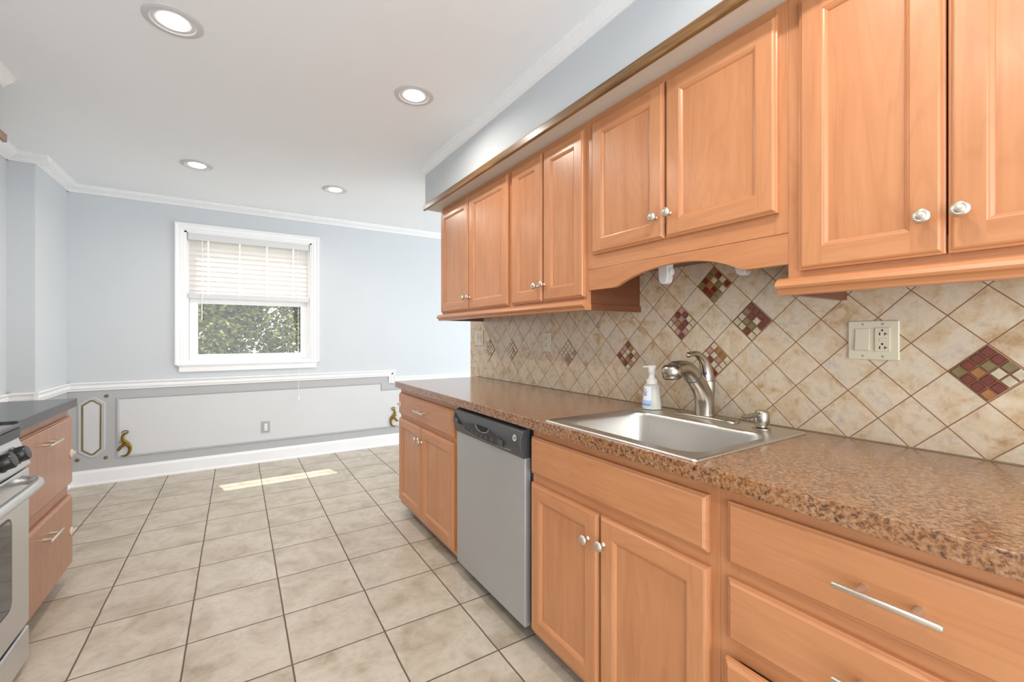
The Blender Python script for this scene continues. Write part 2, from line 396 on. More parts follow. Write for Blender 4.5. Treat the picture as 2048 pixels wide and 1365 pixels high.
# crown mouldings
def crown(px, drop):   # (out from wall, down from ceiling)
    return [(0, 0), (px, 0), (px, -0.006), (px*0.86, -0.010), (px*0.86, -0.016), (px*0.55, -drop*0.55), (px*0.30, -drop*0.72), (px*0.30, -drop*0.82), (px*0.16, -drop*0.86), (px*0.16, -drop), (0, -drop)]
C = crown(0.078, 0.052)
struct('trim_3', 'trim_white', MB().prism('x', [(YW-a, CZ+b) for a, b in C], XL, XE))
struct('trim_4', 'trim_white', MB().prism('y', [(XL+a, CZ+b) for a, b in C], YJ-0.0, YW))
struct('trim_5', 'trim_white', MB().prism('x', [(YJ-a, CZ+b) for a, b in C], XLL, XL+0.078))
struct('trim_6', 'trim_white', MB().prism('y', [(XLL+a, CZ+b) for a, b in C], 3.0, YJ))
C2 = crown(0.046, 0.050)
struct('trim_7', 'trim_white', MB().prism('y', [(1.180-a, CZ+b) for a, b in C2], YB, 3.01), run=True)
struct('trim_8', 'trim_white', MB().prism('y', [(-0.932+a, CZ+b) for a, b in C2], YB, 3.0))

# chair rail (steps down beside the counter), base boards
def rail(h0, h1):
    h = h1-h0
    return [(0, h0), (0.008, h0), (0.010, h0+h*0.20), (0.016, h0+h*0.30), (0.016, h0+h*0.55), (0.011, h0+h*0.62), (0.020, h0+h*0.80), (0.024, h0+h*0.92), (0.020, h1), (0, h1)]
mb = MB()
mb.prism('x', [(YW-a, z) for a, z in rail(0.775, 0.843)], XL, 1.512)
mb.prism('z', [(1.512-b, YW-a) for a, b in [(0, 0), (0.020, 0), (0.024, 0.006), (0.020, 0.014), (0.011, 0.026), (0.016, 0.030), (0.016, 0.047), (0.010, 0.055), (0.008, 0.074), (0, 0.074)]], 0.697, 0.842)
mb.prism('x', [(YW-a, z) for a, z in rail(0.699, 0.768)], 1.50, XE)
struct('trim_9', 'trim_white', mb)
mb = MB().prism('y', [(XL+a, z) for a, z in rail(0.775, 0.843)], YJ-0.02, YW)
mb.prism('x', [(YJ-a, z) for a, z in rail(0.775, 0.843)], XLL, XL+0.02)
mb.prism('y', [(XLL+a, z) for a, z in rail(0.775, 0.843)], 3.06, YJ)
struct('trim_10', 'trim_white', mb)
def base(h): return [(0, 0), (0.022, 0), (0.022, 0.012), (0.015, 0.020), (0.015, h-0.022), (0.009, h-0.010), (0.006, h), (0, h)]
struct('baseboard_window', 'trim_white', MB().prism('x', [(YW-a, z) for a, z in base(0.124)], XL, XE))
struct('baseboard_left', 'trim_white', MB().prism('y', [(XL+a, z) for a, z in base(0.124)], YJ-0.015, YW).prism('x', [(YJ-a, z) for a, z in base(0.124)], XLL, XL+0.015).prism('y', [(XLL+a, z) for a, z in base(0.124)], 3.06, YJ))

# panel moulding under the window: light field, two-step frame with a notch at the right
def inset(poly, d):
    n = len(poly); out = []
    for i in range(n):
        p0, p1, p2 = Vector(poly[i-1]), Vector(poly[i]), Vector(poly[(i+1) % n])
        e0 = (p1-p0).normalized(); e1 = (p2-p1).normalized()
        n0 = Vector((-e0.y, e0.x)); n1 = Vector((-e1.y, e1.x)); b = (n0+n1)
        k = d/max(0.2, (1+n0.dot(n1))); out.append(tuple(p1+b*k))
    return out
def frame_loft(mb, poly, steps, yw, m=0):
    """poly counter-clockwise in (x,z); steps = [(inset, height)] raised toward -Y."""
    rings = [[(p[0], yw-h, p[1]) for p in inset(poly, i)] for i, h in steps]; n = len(poly)
    for a, b in zip(rings, rings[1:]):
        for i in range(n):
            j = (i+1) % n; mb.add([a[i], a[j], b[j], b[i]], [(0, 1, 2, 3)], m)
PO = [(-0.858, 0.198), (2.6, 0.198), (2.6, 0.634), (1.364, 0.634), (1.364, 0.708), (-0.858, 0.708)]
mb = MB(); frame_loft(mb, PO, [(0, 0), (0.002, 0.008), (0.006, 0.010), (0.009, 0.006), (0.014, 0.006), (0.018, 0.003), (0.019, 0.0)], YW)
struct('trim_11', 'wall_grey', mb)
mb = MB(); I = inset(PO, 0.0185); mb.prism('y', I, YW-0.002, YW+0.001)
struct('trim_12', 'panel_light_grey', mb)

# ------------------------------------------------------------------ window_1
w = bpy.data.objects.new('window_1', None); COL.objects.link(w); w.location = (0.12, YW, 0.964); ORIG[w.name] = Vector(w.location); tags(w, kind='structure')
cas = [(0, 0), (0, 0.020), (0.006, 0.024), (0.014, 0.024), (0.020, 0.018), (0.036, 0.016), (0.050, 0.016), (0.056, 0.012), (0.069, 0.012), (0.069, 0.0)]
mb = MB()
for k in range(len(cas)-1):
    (i0, h0), (i1, h1) = cas[k], cas[k+1]
    def U(i): return [(-0.471+i, 0.966), (-0.471+i, 2.240-i), (0.712-i, 2.240-i), (0.712-i, 0.966)]
    A, B = U(i0), U(i1)
    for e in range(3):
        mb.add([(A[e][0], YW-h0, A[e][1]), (A[e+1][0], YW-h0, A[e+1][1]), (B[e+1][0], YW-h1, B[e+1][1]), (B[e][0], YW-h1, B[e][1])], [(0, 1, 2, 3)])
mb.build('casing', 'trim_white', w, run=False)
mb = MB().box(-0.455, 0.700, YW-0.030, YW+0.03, 0.958, 0.974); mb.build('sill', 'trim_white', w, bevel=0.003)
mb = MB().box(-0.440, 0.688, YW-0.016, YW, 0.902, 0.959); mb.build('apron', 'trim_white', w, bevel=0.003)
mb = MB()   # jamb liner
mb.box(OX0+0.016, OX0+0.032, YW+0.035, YW+0.13, OZ0, OZ1).box(OX1-0.034, OX1-0.016, YW+0.035, YW+0.13, OZ0, OZ1)
mb.box(OX0, OX0+0.018, YW-0.002, YW+0.15, OZ0, OZ1).box(OX1-0.018, OX1, YW-0.002, YW+0.15, OZ0, OZ1).box(OX0, OX1, YW-0.002, YW+0.15, OZ1-0.014, OZ1).box(OX0, OX1, YW+0.02, YW+0.15, OZ0, OZ0+0.03)
mb.build('jamb', 'vinyl_white', w)
def sash(name, x0, x1, z0, z1, y0, y1, l, b, t):
    mb = MB().box(x0, x0+l, y0, y1, z0, z1).box(x1-l, x1, y0, y1, z0, z1).box(x0+l, x1-l, y0, y1, z0, z0+b).box(x0+l, x1-l, y0, y1, z1-t, z1)
    s = mb.build(name, 'vinyl_white', w, bevel=0.002)
    MB().box(x0+l-0.003, x1-l+0.003, (y0+y1)/2-0.002, (y0+y1)/2+0.002, z0+b-0.003, z1-t+0.003).build('glass_pane', 'pane_glass', s)
sash('lower_sash', -0.368, 0.612, 0.999, 1.575, YW+0.045, YW+0.075, 0.062, 0.056, 0.052)
sash('upper_sash', -0.380, 0.624, 1.545, 2.150, YW+0.085, YW+0.115, 0.045, 0.05, 0.045)

# blind
bl = thing('window_blind', 'white horizontal slat blind, half raised, in the kitchen window', 'blind', (0.12, YW+0.03, 2.16), run=False)
BX0, BX1 = -0.376, 0.618
MB().box(BX0, BX1, YW-0.004, YW+0.044, 2.094, 2.160).build('head_rail', 'rail_shaded', bl, bevel=0.004)
mb = MB()
for k in range(11):
    zc = 2.075-k*0.0455; th = math.radians(-60)
    dy, dz = 0.024*math.cos(th), 0.024*math.sin(th)
    yc = YW+0.022
    mb.prism('x', [(yc-dy, zc-dz), (yc, zc+0.003), (yc+dy, zc+dz), (yc+dy, zc+dz+0.0022), (yc, zc+0.0052), (yc-dy, zc-dz+0.0022)], BX0+0.006, BX1-0.006)
mb.build('slats', 'blind_slat', bl)
MB().box(BX0+0.004, BX1-0.004, YW-0.003, YW+0.047, 1.566, 1.612).build('bottom_rail', 'rail_shaded', bl, bevel=0.003)
for x in (-0.225, 0.02, 0.245, 0.475):
    MB().box(x-0.007, x+0.007, YW-0.004, YW-0.0025, 1.60, 2.10).build('ladder_tape', 'vinyl_white', bl)
MB().tube([(-0.272, YW-0.006, 2.09), (-0.272, YW-0.006, 1.376)], 0.0042, 8).build('tilt_wand', 'vinyl_white', bl, smooth=60)
P = [(0.520, YW-0.006, 2.09), (0.520, YW-0.008, 1.2), (0.520, YW-0.036, 0.99), (0.520, YW-0.036, 0.62)]
cordo = MB().tube(P, 0.0019, 6).build('lift_cord', 'vinyl_white', bl, smooth=60)
MB().lathe([(0.002, 0), (0.006, -0.006), (0.0075, -0.035), (0.005, -0.045), (0.001, -0.046)], (0.520, YW-0.036, 0.625), (0, 0, 1), 12).build('tassel', 'vinyl_white', cordo, smooth=40)

# ------------------------------------------------------------------ wall ornaments
hx = thing('hexagonal_wall_molding', 'tall white hexagonal wall molding edged with a thin gold line', 'wall molding', (-1.012, YW, 0.47), run=False)
HXP = [(-1.072, 0.288), (-1.020, 0.247), (-1.010, 0.245), (-1.000, 0.247), (-0.954, 0.290), (-0.952, 0.655), (-0.998, 0.694), (-1.010, 0.697), (-1.022, 0.694), (-1.072, 0.657)]
mb = MB(); frame_loft(mb, inset(HXP, -0.026), [(0, 0), (0.003, 0.004), (0.010, 0.006), (0.016, 0.004), (0.027, 0.004)], YW); mb.build('outer_frame', 'frame_grey', hx)
mb = MB(); frame_loft(mb, HXP, [(-0.002, 0.002), (-0.001, 0.006), (0.004, 0.008), (0.009, 0.006), (0.011, 0.0)], YW); mb.build('gold_edge', 'antique_gold', hx)
MB().prism('y', inset(HXP, 0.007), YW-0.003, YW+0.001).build('inner_panel', 'panel_light_grey', hx)
for (x, z, s) in ((-0.921, 0.725, 'small brass stud above the hexagonal molding at its right'), (-0.926, 0.212, 'small brass stud below the hexagonal molding at its right'),
                  (-1.098, 0.216, 'small brass stud below the hexagonal molding, beside the drawer cabinet')):
    o = MB().lathe([(0.014, 0), (0.014, 0.003), (0.010, 0.008), (0.004, 0.011), (0.0005, 0.0115)], (x, YW, z), (0, -1, 0), 16).build('brass_stud', 'antique_gold', None, origin=(x, YW, z), run=False, smooth=40)
    tags(o, s, 'stud', 'brass studs round the hexagonal molding')
def scroll(label, xf):
    cx, cz = xf(648), 0.31
    def W(zx, zy): return (xf(zx), YW-0.014, 1.015*(0.419-(zy-720)*0.000808-1.204)+1.222)
    mb = MB()
    s1 = smoothpath([W(632, 742), W(652, 726), W(682, 722), W(700, 732), W(690, 748), W(664, 752), W(646, 776), W(643, 800), W(658, 826), W(690, 850), W(714, 880), W(719, 915), W(708, 952), W(682, 976), W(650, 981), W(628, 975)], 5)
    n = len(s1)
    r1 = [0.004+0.0095*max(0.0, math.sin(PI*min(1, max(0, (i/n-0.18)/0.82))))**1.2 for i in range(n)]
    mb.tube(s1, r1, 10, flat=0.55)
    s2 = smoothpath([W(706, 905), W(690, 878), W(664, 868), W(636, 880), W(614, 898), W(600, 914), W(596, 904)], 5)
    mb.tube(s2, [0.004+0.007*math.sin(PI*0.8*i/len(s2)) for i in range(len(s2))], 10, flat=0.6)
    s3 = smoothpath([W(606, 832), W(626, 838), W(650, 846), W(676, 862), W(696, 884)], 5); mb.tube(s3, [0.002+0.006*(i/len(s3)) for i in range(len(s3))], 8, flat=0.6)
    s4 = smoothpath([W(640, 806), W(632, 826), W(642, 844), W(664, 850)], 5); mb.tube(s4, [0.003+0.005*(i/len(s4)) for i in range(len(s4))], 8, flat=0.6)
    s5 = smoothpath([W(628, 868), W(654, 858), W(684, 866), W(704, 888)], 5); mb.tube([(p[0], p[1]-0.004, p[2]) for p in s5], [0.003+0.004*math.sin(PI*i/len(s5)) for i in range(len(s5))], 8)
    o = mb.build('scroll_ornament', 'brass', None, origin=(cx, YW, cz), run=False, smooth=60)
    tags(o, label, 'wall ornament', 'brass leaf scrolls on the wall panel')
scroll('brass leaf scroll in the lower corner of the wall panel, near the hexagonal molding', lambda zx: 1.015*(-0.839+(zx-590)*0.000615))
scroll('brass leaf scroll on the wall panel, half hidden behind the brown counter end', lambda zx: 1.015*(1.515-(zx-590)*0.000615))

# ------------------------------------------------------------------ recessed ceiling lights
def downlight(x, y, label, i):
    r = thing('recessed_light', label, 'ceiling light', (x, y, CZ), 'recessed ceiling lights', run=False)
    MB().lathe([(0.096, 0.0), (0.096, -0.003), (0.088, -0.007), (0.074, -0.007), (0.070, -0.003), (0.056, -0.002), (0.052, 0.006), (0.044, 0.006)], (x, y, CZ-0.0005), (0, 0, 1), 48).build('trim_ring', 'ring_grey', r, smooth=30)
    MB().lathe([(0.049, 0.0), (0.046, -0.006), (0.03, -0.009), (0.001, -0.010)], (x, y, CZ-0.002), (0, 0, 1), 40).build('lens', 'lamp_glow', r, smooth=30)
for i, (x, y, s) in enumerate(((-0.209, 2.12, 'round white recessed ceiling light with the largest ring, nearest the camera'), (0.755, 2.125, 'round recessed ceiling light near the cornice over the wall cabinets'),
                (-0.242, 3.81, 'round recessed ceiling light before the window, toward the left wall corner'), (0.686, 3.836, 'small round recessed ceiling light farthest along, right of the window'))):
    downlight(x, y, s, i)
for (x, y) in ((-0.209, 2.12), (0.755, 2.125), (-0.242, 3.81), (0.686, 3.836), (-0.21, 0.42), (0.755, 0.42)):
    lamp('downlight_lamp', 'AREA', (x, y, CZ-0.014), 5.2, (1.0, 0.93, 0.84), (0, 0, -1), shape='DISK', size=0.084, spread=math.radians(164))

# ------------------------------------------------------------------ hardware builders
def knob(c, parent, r=0.0165):
    prof = [(0.0085, 0), (0.0085, 0.0015), (0.0062, 0.004), (0.0052, 0.010), (0.0058, 0.015), (0.009, 0.0178), (r*0.88, 0.0192), (r, 0.0225), (r*0.97, 0.0252), (r*0.82, 0.0282), (r*0.64, 0.0298), (r*0.56, 0.0292), (r*0.48, 0.0304), (r*0.2, 0.0315), (0.0004, 0.0318)]
    MB().lathe(prof, c, (-1, 0, 0), 28).build('knob', 'satin_nickel', parent, smooth=45)
def pull(c, parent, length=0.152, cc=0.078, out=0.033, sgn=-1):
    x, y, z = c; mb = MB()
    mb.tube([(x+sgn*out, y-length/2, z), (x+sgn*out, y-length/2+0.003, z), (x+sgn*out, y+length/2-0.003, z), (x+sgn*out, y+length/2, z)], [0.0045, 0.006, 0.006, 0.0045], 14, ref=(0, 0, 1))
    for d in (-cc/2, cc/2): mb.tube([(x, y+d, z), (x+sgn*(out-0.002), y+d, z)], [0.0072, 0.0058], 14, ref=(0, 0, 1))
    mb.build('bar_pull', 'satin_nickel', parent, smooth=50)
DT = 0.019
DOORC = [(0, 0), (0, 0.011), (0.003, 0.0125), (0.0045, 0.0125), (0.0075, 0.017), (0.011, 0.019), (0.056, 0.019), (0.058, 0.0175), (0.061, 0.0165), (0.066, 0.0125), (0.0675, 0.0095), (0.068, 0.0095)]
DRWC = [(0, 0), (0, 0.010), (0.003, 0.0115), (0.0045, 0.0115), (0.007, 0.0155), (0.011, 0.019), (0.012, 0.019)]
def door(parent, xf, y0, y1, z0, z1, kn=None):
    d = MB().panel_front(xf, y0, y1, z0, z1, DOORC, flat=5, mats=(0, 1), fill=0).build('door', ['maple_vertical', 'maple_horizontal'], parent)
    if kn: knob((xf-DT, kn[0], kn[1]), d)
    return d
def drawer(parent, xf, y0, y1, z0, z1, pl=None, name='drawer'):
    d = MB().panel_front(xf, y0, y1, z0, z1, DRWC, mats=(1, 1), fill=1).build(name, ['maple_vertical', 'maple_horizontal'], parent)
    if pl: pull((xf-DT, pl[0], pl[1]), d)
    return d
def face_frame(parent, xf, y0, y1, z0, z1, stiles, rails, th=0.019):
    mb = MB()
    for (a, b) in stiles: mb.box(xf, xf+th, a, b, z0, z1, 0)
    st = sorted(stiles)
    for (a, b) in rails:
        for s0, s1 in zip(st, st[1:]): mb.box(xf+0.0003, xf+th, s0[1], s1[0], a, b, 1)
    return mb.build('face_frame', ['maple_vertical', 'maple_horizontal'], parent, bevel=0.0008)

# ------------------------------------------------------------------ upper cabinets
XF = 1.276; ZT = 2.142
def upper(name, label, y0, y1, zb, doors, stl, str_, group='maple wall cabinets'):
    c = thing(name, label, 'cabinet', (XF, (y0+y1)/2, zb), group)
    mb = MB()
    mb.box(XF+0.019, XWALL-0.001, y0+0.0005, y0+0.016, zb, ZT, 0).box(XF+0.019, XWALL-0.001, y1-0.016, y1-0.0005, zb, ZT, 0)
    mb.box(XF+0.019, XWALL-0.001, y0+0.016, y1-0.016, zb+0.012, zb+0.028, 1).box(XF+0.019, XWALL-0.001, y0+0.016, y1-0.016, ZT-0.016, ZT, 1).box(XWALL-0.008, XWALL-0.001, y0+0.016, y1-0.016, zb+0.028, ZT-0.016, 0)
    mb.build('carcass', ['maple_deep_shaded', 'maple_deep_shaded'], c, bevel=0.0006)
    face_frame(c, XF, y0, y1, zb, ZT, [(y0, y0+str_), (y1-stl, y1)], [(zb, zb+0.075), (ZT-0.045, ZT)])
    for (a, b, z0, z1, kn) in doors: door(c, XF-0.0005, a, b, z0, z1, kn)
    return c
upper('wall_cabinet', 'maple two-door wall cabinet at the window end, farthest of the row', 1.990, 2.922, 1.362, [(2.485, 2.913, 1.391, 2.111, (2.515, 1.468)), (2.012, 2.476, 1.391, 2.111, (2.451, 1.467))], 0.035, 0.035)
upper('wall_cabinet', 'narrow maple two-door wall cabinet between the end one and the short one', 1.392, 1.989, 1.362, [(1.699, 1.972, 1.391, 2.111, (1.734, 1.468)), (1.402, 1.689, 1.391, 2.111, (1.675, 1.471))], 0.035, 0.022)
upper('wall_cabinet', 'short maple two-door wall cabinet above the sink and its arched board', 0.5945, 1.3915, 1.505, [(0.991, 1.352, 1.563, 2.111, (1.021, 1.641)), (0.617, 0.983, 1.563, 2.111, (0.963, 1.644))], 0.05, 0.035)
upper('wall_cabinet', 'tall maple two-door wall cabinet at the right edge, over the switch plate', -0.02, 0.594, 1.362, [(0.2795, 0.562, 1.396, 2.111, (0.311, 1.478)), (-0.004, 0.2755, 1.396, 2.111, (0.252, 1.479))], 0.04, 0.035)
# arched valance
VAL = [(1.3915, 1.504), (1.3915, 1.417), (1.245, 1.417), (1.228, 1.420), (1.205, 1.430), (1.17, 1.442), (1.13, 1.453), (1.09, 1.462), (1.04, 1.469), (0.99, 1.473), (0.94, 1.474), (0.89, 1.471), (0.85, 1.465), (0.81, 1.456), (0.77, 1.442), (0.745, 1.430), (0.728, 1.421), (0.715, 1.419), (0.5945, 1.419), (0.5945, 1.504)]
o = MB().prism('x', VAL, XF+0.0005, XF+0.0195).build('arched_valance', 'maple_horizontal', None, origin=(XF, 0.993, 1.42), bevel=0.0012)
tags(o, 'maple valance board with an arched lower edge above the sink', 'valance')
# light rails under the tall cabinets
RP = [(1.290, 1.3615), (1.268, 1.3615), (1.262, 1.376), (1.250, 1.374), (1.242, 1.366), (1.238, 1.357), (1.241, 1.351), (1.250, 1.347), (1.255, 1.340), (1.256, 1.334), (1.290, 1.334)]
RPX = [(1.290, 1.3615), (1.2755, 1.3615), (1.2755, 1.380), (1.262, 1.379), (1.250, 1.374), (1.242, 1.366), (1.238, 1.357), (1.241, 1.351), (1.250, 1.347), (1.255, 1.340), (1.256, 1.334), (1.290, 1.334)]
def light_rail(label, y0, y1, ends):
    mb = MB().prism('y', RPX, y0, y1, 0)
    for ye, s in ends:
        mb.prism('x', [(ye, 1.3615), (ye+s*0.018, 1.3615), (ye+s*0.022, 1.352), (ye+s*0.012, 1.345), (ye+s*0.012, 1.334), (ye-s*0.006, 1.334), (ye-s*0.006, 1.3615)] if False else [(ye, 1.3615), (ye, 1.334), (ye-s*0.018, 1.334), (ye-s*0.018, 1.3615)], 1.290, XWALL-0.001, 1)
    o = mb.build('light_rail', ['maple_horizontal', 'maple_deep_shaded'], None, origin=(1.26, (y0+y1)/2, 1.334), bevel=0.0008)
    tags(o, label, 'molding', 'molded rails under the wall cabinets')
light_rail('molded maple rail along the bottom of the two far wall cabinets', 1.385, 2.945, [(1.385, -1), (2.92, 1)])
light_rail('molded maple rail along the bottom of the right-hand wall cabinet', -0.02, 0.612, [(0.594, 1)])

# ------------------------------------------------------------------ base cabinets and counter
XB = 0.994; ZCB = 0.8675
def base_cab(label, y0, y1, stiles, rails, group='maple base cabinets'):
    c = thing('base_cabinet', label, 'cabinet', (XB, (y0+y1)/2, 0), group)
    mb = MB()
    mb.box(XB+0.019, XWALL-0.001, y0, y0+0.016, 0.06, ZCB).box(XB+0.019, XWALL-0.001, y1-0.016, y1, 0.06, ZCB)
    mb.box(XB+0.019, XWALL-0.001, y0+0.016, y1-0.016, 0.06, 0.076).box(XWALL-0.012, XWALL-0.001, y0+0.016, y1-0.016, 0.076, ZCB)
    mb.build('carcass', 'maple_vertical', c)
    box('toe_kick', 'toe_dark', XB+0.09, XB+0.104, y0, y1, 0, 0.0595, parent=c)
    face_frame(c, XB, y0, y1, 0.06, ZCB, stiles, rails)
    return c
R3 = [(0.06, 0.098), (0.645, 0.695), (0.822, ZCB)]
c = base_cab('maple base cabinet at the counter end, one drawer above two doors', 2.062, 2.992, [(2.062, 2.10), (2.954, 2.992)], R3)
drawer(c, XB-0.0005, 2.100, 2.987, 0.684, 0.830, (2.54, 0.757))
door(c, XB-0.0005, 2.569, 2.987, 0.088, 0.657, (2.613, 0.577)); door(c, XB-0.0005, 2.098, 2.560, 0.088, 0.657, (2.545, 0.572))
c = base_cab('maple base cabinet under the sink, with a plain panel over two doors', 0.615, 1.394, [(0.615, 0.655), (1.356, 1.394)], R3)
drawer(c, XB-0.0005, 0.641, 1.391, 0.690, 0.832, name='false_drawer_front')
door(c, XB-0.0005, 1.020, 1.391, 0.080, 0.655, (1.062, 0.563)); door(c, XB-0.0005, 0.638, 1.012, 0.080, 0.655, (0.992, 0.570))
c = base_cab('maple drawer base cabinet nearest the camera, right of the sink cabinet', -0.06, 0.6145, [(-0.06, -0.02), (0.57, 0.6145)], [(0.06, 0.098), (0.465, 0.515), (0.645, 0.695), (0.822, ZCB)])
drawer(c, XB-0.0005, -0.012, 0.590, 0.688, 0.834, (0.287, 0.760)); drawer(c, XB-0.0005, -0.012, 0.590, 0.511, 0.655, (0.287, 0.583)); drawer(c, XB-0.012, -0.012, 0.590, 0.105, 0.471, (0.287, 0.36))

# countertop with a sink cut-out
CX0, CX1, CY0, CY1 = 0.952, XWALL-0.0005, -0.075, 2.995
HX0, HX1, HY0, HY1 = 0.985, 1.535, 0.685, 1.262
mb = MB()
T = 0.909; Bz = 0.868
xs = [CX0, HX0, HX1, CX1]; ys = [CY0, HY0, HY1, CY1]
for i in range(3):
    for j in range(3):
        if i == 1 and j == 1: continue
        for z in (T, Bz):
            mb.add([(xs[i], ys[j], z), (xs[i+1], ys[j], z), (xs[i+1], ys[j+1], z), (xs[i], ys[j+1], z)], [(0, 1, 2, 3)])
def wallseg(a, b): mb.add([(a[0], a[1], Bz), (b[0], b[1], Bz), (b[0], b[1], T), (a[0], a[1], T)], [(0, 1, 2, 3)])
for i in range(3):
    wallseg((xs[i], CY0), (xs[i+1], CY0)); wallseg((xs[i], CY1), (xs[i+1], CY1)); wallseg((CX0, ys[i]), (CX0, ys[i+1])); wallseg((CX1, ys[i]), (CX1, ys[i+1]))
for a, b in (((HX0, HY0), (HX1, HY0)), ((HX0, HY1), (HX1, HY1)), ((HX0, HY0), (HX0, HY1)), ((HX1, HY0), (HX1, HY1))): wallseg(a, b)
o = mb.build('countertop', 'laminate_brown', None, origin=(1.28, 1.46, Bz), bevel=0.003, seg=3)
tags(o, 'speckled brown laminate countertop holding the steel sink', 'countertop')

# backsplash with mosaic inserts
bs = thing('tile_backsplash', 'beige diamond-laid tile backsplash with small mosaic squares', 'backsplash', (XWALL, 1.5, T))
ORIG_bs = ORIG[bs.name]
def in_world(mb, name, mats, parent, **kw):   # keeps mesh coordinates equal to run coordinates so the tile grid lines up
    o = mb.build(name, mats, parent, **kw); return o
ORIG['__run0'] = Vector((0, 0, 0))
bs.location = (0, 0, 0); ORIG[bs.name] = Vector((0, 0, 0))
MB().box(XWALL, XWALL+0.009, -0.075, 3.013, T+0.0005, 1.60).build('tile_field', 'backsplash_tile', bs)
MB().box(XWALL, XWALL+0.009, 3.013, YEND, T-0.02, 1.60).build('border_strip', 'border_tile', bs)
MB().box(XWALL-0.004, XWALL, -0.075, 2.995, T+0.0003, T+0.003).build('caulk_line', 'caulk', bs)
pal = {'warm': [0, 0, 1, 2, 3, 2, 2], 'mid': [4, 2, 1, 2, 0, 2, 4], 'pale': [2, 4, 2, 4, 2, 2]}  # 'pale' paints the bright reflection on the far mosaics into their colours
for (i, j, p) in ((-10, -1, 'warm'), (-2, 1, 'warm'), (0, 3, 'warm'), (2, 1, 'mid'), (0, -1, 'mid'), (6, -1, 'mid'), (12, -1, 'pale'), (20, -1, 'pale'), (24, -1, 'pale')):
    yc, zc = Y0T+i*HD, Z0T+j*HD; S = HD*math.sqrt(2)-0.004
    mb = MB(); r2 = math.sqrt(0.5)
    def D(a, b, x): return (x, yc+(a-b)*r2, zc+(a+b)*r2)
    h = S/2
    mb.add([D(-h, -h, XWALL-0.0012), D(h, -h, XWALL-0.0012), D(h, h, XWALL-0.0012), D(-h, h, XWALL-0.0012)], [(0, 1, 2, 3)], 0)
    n = 4; st = S/n; g = 0.0016
    for a in range(n):
        for b in range(n):
            a0, b0 = -h+a*st+g, -h+b*st+g; a1, b1 = a0+st-2*g, b0+st-2*g; e = 0.0018
            P = [D(a0, b0, XWALL-0.001), D(a1, b0, XWALL-0.001), D(a1, b1, XWALL-0.001), D(a0, b1, XWALL-0.001), D(a0+e, b0+e, XWALL-0.0042), D(a1-e, b0+e, XWALL-0.0042), D(a1-e, b1-e, XWALL-0.0042), D(a0+e, b1-e, XWALL-0.0042)]
            mb.add(P, [(4, 5, 6, 7), (0, 1, 5, 4), (1, 2, 6, 5), (2, 3, 7, 6), (3, 0, 4, 7)], 1+random.choice(pal[p]))
    mb.build('mosaic_insert', ['mosaic_grout', 'mosaic_red', 'mosaic_amber', 'mosaic_cream', 'mosaic_olive', 'mosaic_rose'], bs)

# ------------------------------------------------------------------ dishwasher
dw = thing('dishwasher', 'stainless steel dishwasher with a black control panel', 'dishwasher', (0.972, 1.72, 0))
MB().box(1.000, 1.585, 1.402, 2.055, 0.085, 0.862).box(1.10, 1.585, 1.410, 2.047, 0.012, 0.085).build('tub_housing', 'black_plastic', dw)
MB().box(0.970, 1.000, 1.419, 2.036, 0.070, 0.738).build('door_panel', 'stainless_door', dw, bevel=0.004, seg=3)
MB().box(1.088, 1.0995, 1.405, 2.052, 0.0, 0.084).build('kick_plate', 'black_plastic', dw)
CP = [(0.999, 0.855), (0.972, 0.853), (0.963, 0.846), (0.953, 0.828), (0.948, 0.805), (0.949, 0.785), (0.954, 0.762), (0.963, 0.740), (0.972, 0.737), (0.999, 0.737)]
cp = MB().prism('y', CP, 1.422, 2.036).build('control_panel', 'charcoal_plastic', dw, smooth=35, bevel=0.002)
def onpanel(pts, x0, x1, name, mat, par, **kw): return MB().prism('x', pts, x0, x1).build(name, mat, par, **kw)
onpanel([(1.985, 0.795), (1.955, 0.786), (1.90, 0.800), (1.83, 0.812), (1.785, 0.811), (1.765, 0.799), (1.735, 0.790), (1.705, 0.790), (1.68, 0.800), (1.655, 0.808), (1.64, 0.806), (1.605, 0.793), (1.58, 0.800), (1.560, 0.790), (1.550, 0.770), (1.556, 0.760), (1.61, 0.7575), (1.68, 0.757), (1.77, 0.760), (1.87, 0.769), (1.94, 0.780)], 0.9445, 0.956, 'button_panel', 'black_plastic', cp, bevel=0.001)
onpanel([(1.785, 0.815)]+[(1.725+0.06*math.cos(a), 0.815-0.024*math.sin(a)) for a in [PI*k/12 for k in range(1, 12)]]+[(1.665, 0.815)], 0.9455, 0.956, 'handle_recess', 'shadow_void', cp)
MB().tube([(0.9445, 1.725+0.061*math.cos(PI*k/14), 0.815-0.0255*math.sin(PI*k/14)) for k in range(15)], 0.0016, 8).build('recess_lip', 'grey_mark', cp, smooth=50)
def bulge(z):
    pts = sorted((b, a) for a, b in CP[1:-1])
    for (z0, x0), (z1, x1) in zip(pts, pts[1:]):
        if z0 <= z <= z1 and z1 > z0: return x0+(x1-x0)*(z-z0)/(z1-z0)
    return 0.96
MB().tube([(bulge(p.z)-0.0005, p.y, p.z) for p in smoothpath([(0, 2.005, 0.815), (0, 1.96, 0.785), (0, 1.88, 0.7655), (0, 1.78, 0.7545), (0, 1.68, 0.751), (0, 1.58, 0.752), (0, 1.50, 0.757)], 5)], 0.0022, 8).build('panel_lip', 'grey_mark', cp, smooth=50)
for k in range(3): MB().tube([(0.951-0.0012*k, 2.018, 0.833-0.008*k), (0.9475, 1.985, 0.815-0.008*k), (0.9475, 1.955, 0.803-0.008*k), (0.9482, 1.935, 0.797-0.008*k)], 0.0022, 8).build('vent_slot', 'shadow_void', cp)
